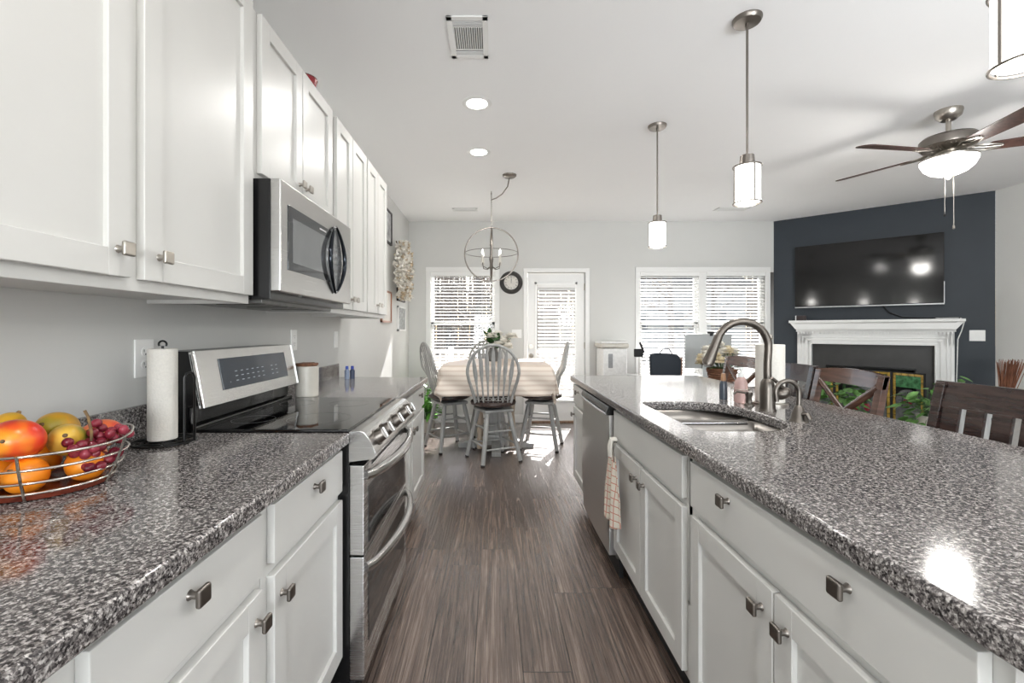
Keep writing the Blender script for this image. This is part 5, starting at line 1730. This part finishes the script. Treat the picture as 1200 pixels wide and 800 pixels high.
# twig bundle
t = thing('twig_vase', 'grey floor vase with a bundle of reddish brown twigs near the white right wall', 'vase', (4.72, 4.15, 0))
m = M(); m.lathe([(0.07, 0), (0.08, 0.01), (0.10, 0.20), (0.075, 0.42), (0.06, 0.50), (0.07, 0.53), (0.055, 0.52), (0.05, 0.3), (0, 0.3)], (4.72, 4.15, 0), 32); put('vase', m, plain('grey_ceramic', (168, 164, 158), 0.4), t)
random.seed(14)
m = M()
for i in range(110):
    a = random.uniform(0, 2 * PI); r0 = random.uniform(0, 0.035); r1 = random.uniform(0.0, 0.10)
    lean = 0.04
    m.tube([(4.72 + r0 * math.cos(a), 4.15 + r0 * math.sin(a), 0.45), (4.72 + (r0 + r1) * 0.45 * math.cos(a), 4.15 + (r0 + r1) * 0.45 * math.sin(a), 0.72), (4.72 + lean + r1 * math.cos(a), 4.15 + r1 * math.sin(a), 0.97 + random.uniform(-0.03, 0.025))], [0.0035, 0.003, 0.0015], 5)
o = put('twigs', m, wood_mat('twig', (96, 58, 42), (150, 98, 72), 0.7, (20, 20, 5)), t)
# two grey posts seen between the near stool's slats
for x, y, lb in ((3.02, 2.93, 'grey wooden post lantern seen through the near stool, farther of the two'), (2.83, 2.62, 'pale grey wooden post lantern seen through the near stool, nearer of the two')):
    t = thing('wooden_pedestal', lb.replace(' post lantern', ' pedestal post'), 'pedestal', (x, y, 0))
    m = M(); m.box((x - 0.027, y - 0.027, 0.03), (x + 0.027, y + 0.027, 0.77), 0.003); put('post', m, GREYW, t)
    m = M(); m.box((x - 0.031, y - 0.031, 0.755), (x + 0.031, y + 0.031, 0.775), 0.003); put('cap', m, GREYW, t)
    m = M(); m.box((x - 0.09, y - 0.09, 0), (x + 0.09, y + 0.09, 0.03), 0.004); put('base', m, GREYW, t)

# ------------------------------------------------------------------ ceiling things
def pt_light(name, loc, power, r=0.04, color=(1, 0.97, 0.92)):
    l = bpy.data.objects.new(name, bpy.data.lights.new(name, 'POINT')); C.objects.link(l)
    l.data.energy = power; l.data.shadow_soft_size = r; l.data.color = color; l.location = loc
    return l


def pendant(label, x, y):
    t = thing('pendant_light', label, 'pendant lamp', (x, y, ZC), group=None)
    m = M(); m.lathe([(0.0, 0.0), (0.065, 0.0), (0.065, -0.008), (0.058, -0.020), (0.012, -0.024), (0.0, -0.024)], (x, y, ZC), 36); put('canopy', m, DNICK, t)
    m = M(); m.cyl((x, y, ZC - 0.02), (x, y, 2.075), 0.0055, seg=12); m.cyl((x, y, ZC - 0.04), (x, y, ZC - 0.02), 0.009, seg=12); put('rod', m, DNICK, t)
    m = M(); m.lathe([(0.010, 0.05), (0.030, 0.048), (0.032, 0.02), (0.032, 0.0), (0.0, 0.0)], (x, y, 2.040), 28); put('socket_cap', m, DNICK, t)
    m = M()
    for z in (1.862, 2.036):
        m.tube([(x + 0.0605 * math.cos(R(a)), y + 0.0605 * math.sin(R(a)), z) for a in range(0, 360, 10)], 0.0035, 8, closed=True)
    for a in (0, 90, 180, 270):
        m.cyl((x + 0.0615 * math.cos(R(a)), y + 0.0615 * math.sin(R(a)), 1.862), (x + 0.0615 * math.cos(R(a)), y + 0.0615 * math.sin(R(a)), 2.036), 0.0034, seg=8)
    m.box((x - 0.06, y - 0.004, 2.034), (x + 0.06, y + 0.004, 2.040)); m.box((x - 0.004, y - 0.06, 2.034), (x + 0.004, y + 0.06, 2.040))
    put('wire_frame', m, DNICK, t)
    m = M(); m.lathe([(0.0, 1.866), (0.052, 1.866), (0.057, 1.870), (0.057, 2.032), (0.052, 2.035), (0.0, 2.035)], (x, y, 0), 40); put('lamp_shade', m, SHADE, t)
    pt_light('pendant_bulb', (x, y, 1.81), PENDANT_POWER, 0.05)
    return t


pendant('pendant lamp over the far end of the island, smallest of the three', 1.19, 3.28)
pendant('pendant lamp over the middle of the island, beside the ceiling fan', 1.21, 2.155)
pendant('pendant lamp over the near island end, cut off by the photo corner', 1.215, 1.03)

for x, y, lb in ((-0.106, 2.957, 'recessed ceiling light nearer the square air vent'), (-0.12, 3.763, 'recessed ceiling light nearer the globe chandelier')):
    t = thing('recessed_light', lb, 'ceiling light', (x, y, ZC))
    m = M(); m.lathe([(0.065, -0.001), (0.07, -0.006), (0.092, -0.005), (0.097, -0.001)], (x, y, ZC), 40, caps=False); put('trim_ring', m, TRIMW, t)
    m = M(); m.lathe([(0.0, -0.003), (0.066, -0.003), (0.066, -0.0005), (0.0, -0.0005)], (x, y, ZC), 40); put('lens', m, LAMP, t)
    l = area_light('downlight', (x, y, ZC - 0.012), (x, y, 0), 0.12, 0.12, DOWNLIGHT_POWER, (1, 0.98, 0.95)); l.data.shape = 'DISK'
# unseen recessed lights added above and behind the camera to brighten the room
for x, y in ((-0.1, 0.4), (-0.1, -1.6), (3.3, 0.2), (3.3, -1.8)):
    t = thing('recessed_light', 'unseen recessed ceiling light added for fill above or behind the camera', 'ceiling light', (x, y, ZC), group='unseen recessed ceiling lights added for fill')
    m = M(); m.lathe([(0.065, -0.001), (0.07, -0.006), (0.092, -0.005), (0.097, -0.001)], (x, y, ZC), 40, caps=False); put('trim_ring', m, TRIMW, t)
    m = M(); m.lathe([(0.0, -0.003), (0.066, -0.003), (0.066, -0.0005), (0.0, -0.0005)], (x, y, ZC), 40); put('lens', m, LAMP, t)
    l = area_light('downlight', (x, y, ZC - 0.012), (x, y, 0), 0.12, 0.12, DOWNLIGHT_POWER, (1, 0.98, 0.95)); l.data.shape = 'DISK'


def vent(label, x0, x1, y0, y1, fine=True):
    t = thing('ceiling_vent', label, 'air vent', ((x0 + x1) / 2, (y0 + y1) / 2, ZC))
    b = 0.028
    m = M(); z0, z1 = ZC - 0.008, ZC
    m.box((x0, y0, z0), (x0 + b, y1, z1), 0.002); m.box((x1 - b, y0, z0), (x1, y1, z1), 0.002); m.box((x0, y0, z0), (x1, y0 + b, z1), 0.002); m.box((x0, y1 - b, z0), (x1, y1, z1), 0.002)
    if fine:
        m.box((x0, y0 + 0.07, z0 + 0.002), (x1, y0 + 0.078, z1)); m.box((x0, y1 - 0.078, z0 + 0.002), (x1, y1 - 0.07, z1))
    put('frame', m, TRIMW, t)
    m = M(); m.box((x0 + b, y0 + b, ZC - 0.0015), (x1 - b, y1 - b, ZC - 0.0005)); put('backing', m, plain('vent_dark', (70, 70, 70), 0.8), t)
    m = M()
    if fine:
        n = 13
        for i in range(n):
            x = x0 + b + (x1 - x0 - 2 * b) * (i + 0.5) / n
            m.box((x - 0.002, y0 + 0.078, ZC - 0.009), (x + 0.002, y1 - 0.078, ZC - 0.001), mat=Matrix.Translation((x, 0, ZC)) @ Matrix.Rotation(R(25), 4, 'Y') @ Matrix.Translation((-x, 0, -ZC)))
        for k in range(3):
            for yy in (y0 + b + 0.012 * (k + 0.5), y1 - b - 0.012 * (k + 0.5)):
                m.box((x0 + b, yy - 0.0015, ZC - 0.008), (x1 - b, yy + 0.0015, ZC - 0.001))
    else:
        n = int((y1 - y0 - 2 * b) / 0.014)
        for i in range(n):
            yy = y0 + b + (i + 0.5) * 0.014
            m.box((x0 + b, yy - 0.004, ZC - 0.007), (x1 - b, yy + 0.004, ZC - 0.002))
    put('louvre', m, TRIMW, t)


vent('square white air vent in the kitchen ceiling nearest the camera', -0.225, -0.025, 2.13, 2.46)
vent('slim white air vent in the ceiling above the dining table near the back wall', -0.50, -0.19, 5.48, 5.62, False)
vent('slim white air vent in the ceiling between the middle pendant and the dark wall', 2.72, 3.10, 5.45, 5.60, False)

# chandelier
t = thing('globe_chandelier', 'open nickel globe chandelier hanging over the dining table', 'chandelier', (-0.02, 4.83, 2.067))
GC = Vector((-0.02, 4.83, 2.067)); GR = 0.285
m = M(); m.tube([GC + Vector((GR * math.cos(R(a)), 0, GR * math.sin(R(a)))) for a in range(0, 360, 6)], 0.0045, 8, closed=True, flat=1.6); put('vertical_ring', m, DNICK, t)
Xr = Matrix.Rotation(R(92), 3, 'Z')
m = M(); m.tube([GC + Vector((0.0, 0, 0)) + Xr @ Vector((GR * 0.97 * math.cos(R(a)), 0, GR * 0.97 * math.sin(R(a)))) for a in range(0, 360, 6)], 0.0045, 8, closed=True, flat=1.6); 
bm_ = m; put('cross_ring', bm_, DNICK, t)
m = M(); m.tube([GC + Vector((GR * 0.98 * math.cos(R(a)), GR * 0.98 * math.sin(R(a)), 0.015)) for a in range(0, 360, 6)], 0.0035, 8, closed=True); put('level_ring', m, DNICK, t)
m = M(); m.lathe([(0.004, -0.285), (0.010, -0.28), (0.010, -0.17), (0.020, -0.15), (0.016, -0.10), (0.024, -0.05), (0.012, 0.0), (0.010, 0.08), (0.018, 0.10), (0.006, 0.14), (0.004, 0.285)], GC, 20); put('stem', m, DNICK, t)
for k in range(4):
    a = R(45 + 90 * k); d = Vector((math.cos(a), math.sin(a), 0))
    m = M(); m.tube([GC + d * 0.01 + Vector((0, 0, -0.13)), GC + d * 0.06 + Vector((0, 0, -0.155)), GC + d * 0.12 + Vector((0, 0, -0.14)), GC + d * 0.13 + Vector((0, 0, -0.10))], 0.005, 8); ar = put('arm', m, DNICK, t)
    m = M(); c = GC + d * 0.13 + Vector((0, 0, -0.10)); m.lathe([(0.02, 0), (0.021, 0.006), (0.011, 0.008), (0.011, 0.085), (0.0, 0.086)], c, 16); cd = put('candle_sleeve', m, CREAM, ar)
    m = M(); m.lathe([(0.006, 0.086), (0.013, 0.105), (0.009, 0.125), (0.001, 0.145)], c, 14); put('bulb', m, SHADE, cd)
m = M(); n = 34
for i in range(n):
    z = 2.355 + (ZC - 2.36) * i / n
    X = Matrix.Translation((-0.02, 4.83, z)) @ Matrix.Rotation(R(90 * (i % 2)), 4, 'Z')
    mm = [X @ Vector((0.006 * math.cos(R(b_)), 0, 0.009 * math.sin(R(b_)))) for b_ in range(0, 360, 45)]
    m.tube(mm, 0.0018, 5, closed=True)
put('chain', m, DNICK, t)
m = M(); m.tube([(-0.02, 4.83, ZC), (-0.02, 4.83, ZC - 0.03)], 0.004, 8); m.tube([(-0.02, 4.83, ZC - 0.09), (0.03, 4.72, ZC - 0.105), (0.09, 4.56, ZC - 0.11), (0.14, 4.40, ZC - 0.085), (0.155, 4.33, ZC - 0.02)], 0.006, 8); put('swag_cord', m, DNICK, t)
m = M(); m.lathe([(0.0, 0), (0.068, 0.0), (0.066, -0.012), (0.05, -0.024), (0.0, -0.028)], (0.155, 4.32, ZC), 32); put('canopy', m, DNICK, t)

# ceiling fan
UX, UY = 3.07, 3.05
t = thing('ceiling_fan', 'nickel ceiling fan with dark wood blades and a glowing glass bowl', 'ceiling fan', (UX, UY, ZC))
m = M(); m.lathe([(0.0, 0), (0.072, 0), (0.074, -0.012), (0.066, -0.045), (0.040, -0.068), (0.0, -0.07)], (UX, UY, ZC), 36); put('canopy', m, NICK, t)
m = M(); m.cyl((UX, UY, ZC - 0.06), (UX, UY, 2.575), 0.014); put('down_rod', m, NICK, t)
m = M(); m.lathe([(0.03, 2.585), (0.06, 2.575), (0.135, 2.56), (0.150, 2.545), (0.152, 2.51), (0.148, 2.495), (0.10, 2.485), (0.0, 2.485)], (UX, UY, 0), 48); mo = put('motor_housing', m, DNICK, t)
m = M(); m.lathe([(0.145, 2.495), (0.125, 2.478), (0.09, 2.462), (0.07, 2.455), (0.0, 2.455)], (UX, UY, 0), 48)
for k in range(36):
    a = R(10 * k); m.tube([(UX + 0.085 * math.cos(a), UY + 0.085 * math.sin(a), 2.458), (UX + 0.135 * math.cos(a), UY + 0.135 * math.sin(a), 2.482)], 0.004, 6)
put('vent_collar', m, NICK, mo)
m = M(); m.lathe([(0.0, 2.46), (0.06, 2.46), (0.065, 2.43), (0.13, 2.422), (0.15, 2.415), (0.148, 2.405), (0.0, 2.405)], (UX, UY, 0), 40); put('light_fitter', m, NICK, t)
m = M(); m.lathe([(0.147, 2.408), (0.146, 2.39), (0.128, 2.352), (0.095, 2.322), (0.05, 2.303), (0.0, 2.298)], (UX, UY, 0), 48); put('glass_bowl', m, SHADE, t)
m = M(); m.lathe([(0.03, 2.305), (0.032, 2.298), (0.02, 2.29), (0.008, 2.275), (0.0, 2.272)], (UX, UY, 0), 24); put('finial', m, NICK, t)
for k in range(5):
    ang = R(115.8 + 72 * k)
    X = Matrix.Translation((UX, UY, 2.462)) @ Matrix.Rotation(ang, 4, 'Z')
    m = M()
    pl = []
    for i in range(9):
        a = R(-90 + 180 * i / 8); pl.append((0.635 + 0.035 * math.cos(a), 0.066 * math.sin(a)))
    poly = [(0.20, -0.048)] + pl + [(0.20, 0.048), (0.185, 0.03), (0.185, -0.03)]
    m.prism(poly, 'z', -0.003, 0.003, 0.001)
    m.xf(X @ Matrix.Rotation(R(-13), 4, 'X')); bl = put('fan_blade', m, wood_mat('fan_blade_wood', (54, 36, 32), (84, 58, 50), 0.35, (30, 30, 30)), t)
    m = M()
    for s in (-1, 1):
        m.tube([(0.10, 0.012 * s, 0.012), (0.15, 0.035 * s, -0.004), (0.20, 0.032 * s, -0.006), (0.255, 0.012 * s, -0.006)], 0.007, 8)
    m.tube([(0.10, 0, 0.012), (0.17, 0, -0.006), (0.26, 0, -0.007)], 0.006, 8)
    m.xf(X @ Matrix.Rotation(R(-13), 4, 'X')); put('blade_arm', m, NICK, bl)
for dx, dy, zb in ((-0.035, -0.01, 2.05), (0.0, -0.035, 1.96)):
    m = M(); m.cyl((UX + dx, UY + dy, 2.31), (UX + dx, UY + dy, zb), 0.0018, seg=6); pc = put('pull_chain', m, NICK, t)
    m = M(); m.lathe([(0.001, 0.0), (0.007, 0.006), (0.006, 0.02), (0.001, 0.034)], (UX + dx, UY + dy, zb - 0.03), 12); put('pull_knob', m, BLKM if dx else NICK, pc)
pt_light('fan_bulb', (UX, UY, 2.24), FAN_POWER, 0.10)

# ------------------------------------------------------------------ outside
GRND = plain('leaf_litter', (78, 68, 54), 0.95, var=0.3, scale=3)
m = M(); m.box((-45, YB + 0.13, -0.75), (60, 90, -0.65)); struct('ground_outside', m, GRND)
t = thing('deck_railing', 'white deck railing outside the back windows', 'railing', (1.3, 9.0, -0.65))
m = M(); m.box((-2.2, YB + 0.14, -0.12), (4.6, 8.7, -0.06)); struct('deck_outside', m, wood_mat('deck_wood', (96, 82, 70), (120, 104, 90), 0.8))
m = M(); m.box((-2.2, 8.62, 0.84), (4.6, 8.70, 0.88)); m.box((-2.2, 8.64, 0.02), (4.6, 8.68, 0.06)); put('rail', m, TRIMW, t)
for i in range(6):
    x = -2.15 + 6.7 * i / 5
    m = M(); m.box((x - 0.045, 8.61, -0.66), (x + 0.045, 8.70, 0.92)); put('post', m, TRIMW, t)
m = M()
for i in range(56):
    x = -2.1 + 6.6 * i / 55
    m.box((x - 0.014, 8.65, 0.05), (x + 0.014, 8.675, 0.85))
put('balusters', m, TRIMW, t)



def branchy(m, p, d, L, r, depth):
    q = p + d * L
    m.tube([p, p + d * L * 0.5 + Vector((random.uniform(-.04, .04), random.uniform(-.04, .04), 0)) * L, q], [r, r * 0.85, r * 0.62], 6 if depth > 1 else 4)
    if depth == 0:
        return
    for k in range(3 if depth > 1 else 4):
        s = p + (q - p) * random.uniform(0.45, 1.0)
        a = random.uniform(0, 2 * PI)
        nd = (d * 0.8 + Vector((math.cos(a), math.sin(a), random.uniform(0.0, 0.6))) * 0.75).normalized()
        branchy(m, s, nd, L * random.uniform(0.5, 0.72), r * 0.5, depth - 1)


random.seed(31)
protos = []
for i in range(5):
    t = thing('bare_tree', 'bare leafless tree standing in the woods outside the back windows', 'tree', (0, 0, -0.66), group='bare trees outside the back windows')
    m = M(); m.tube([(0, 0, -0.66), (0.05, 0.03, 1.5), (0.0, 0.08, 3.6), (0.1, 0.0, 7.5)], [0.17, 0.14, 0.12, 0.06], 10)
    put('trunk', m, BARK, t)
    m = M()
    for k in range(11):
        z = 0.8 + 0.62 * k; a = random.uniform(0, 2 * PI)
        branchy(m, Vector((0.03, 0.05, z)), Vector((math.cos(a), math.sin(a), random.uniform(0.3, 0.9))).normalized(), random.uniform(1.1, 1.9), 0.055, 3)
    put('branches', m, BARK, t)
    protos.append(t)
spots = []
for i in range(34):
    for _ in range(60):
        y = random.uniform(18, 52); x = random.uniform(-0.30 * y, 0.72 * y)
        if all((x - a) ** 2 + (y - b_) ** 2 > 20 for a, b_ in spots) and not (6 < x < 22 and y > 30):
            spots.append((x, y)); break
for i, (x, y) in enumerate(spots):
    if i < 5:
        protos[i].location = (x, y, -0.66); protos[i].rotation_euler = (0, 0, random.uniform(0, 6))
    else:
        c = dup(protos[i % 5], (x, y, -0.66), random.uniform(0, 6))
        s = random.uniform(0.8, 1.15); c.scale = (s, s, s)
t = thing('house_outside', 'pale house beyond the trees outside the double window', 'house', (14, 34, -0.65))
m = M(); m.box((9, 34, -0.65), (19, 42, 4.6)); put('house_wall', m, plain('siding', (196, 190, 180), 0.8), t)
m = M(); m.prism([(8.5, 4.6), (19.5, 4.6), (14, 8.2)], 'y', 33.6, 42.4); put('roof', m, plain('shingle_grey', (110, 106, 104), 0.9), t)
for x in (10.5, 13.2, 16.4):
    m = M(); m.box((x, 33.95, 1.2), (x + 1.1, 34.02, 2.7)); put('house_window', m, plain('dark_pane', (70, 78, 88), 0.2), t)

random.seed(77)
m = M()
for i in range(620):
    y = random.uniform(46, 80); x = random.uniform(-0.35 * y, 0.75 * y)
    h = random.uniform(7, 15); lean = random.uniform(-0.6, 0.6)
    m.tube([(x, y, -0.66), (x + lean * 0.5, y, h * 0.5), (x + lean, y, h)], [random.uniform(0.10, 0.22), 0.10, 0.03], 4)
    for k in range(9):
        z = random.uniform(0.5, h * 0.9); a = random.uniform(0, 2 * PI); L_ = random.uniform(1.2, 3.2)
        e = Vector((x + lean * z / h + math.cos(a) * L_, y + math.sin(a) * L_ * 0.5, z + L_ * random.uniform(0.4, 1.1)))
        m.tube([(x + lean * z / h, y, z), e], [0.05, 0.02], 3)
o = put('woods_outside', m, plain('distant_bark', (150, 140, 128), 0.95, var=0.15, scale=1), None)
tag(o, 'dense leafless woods filling the view far beyond the back windows', 'woods', kind='stuff')
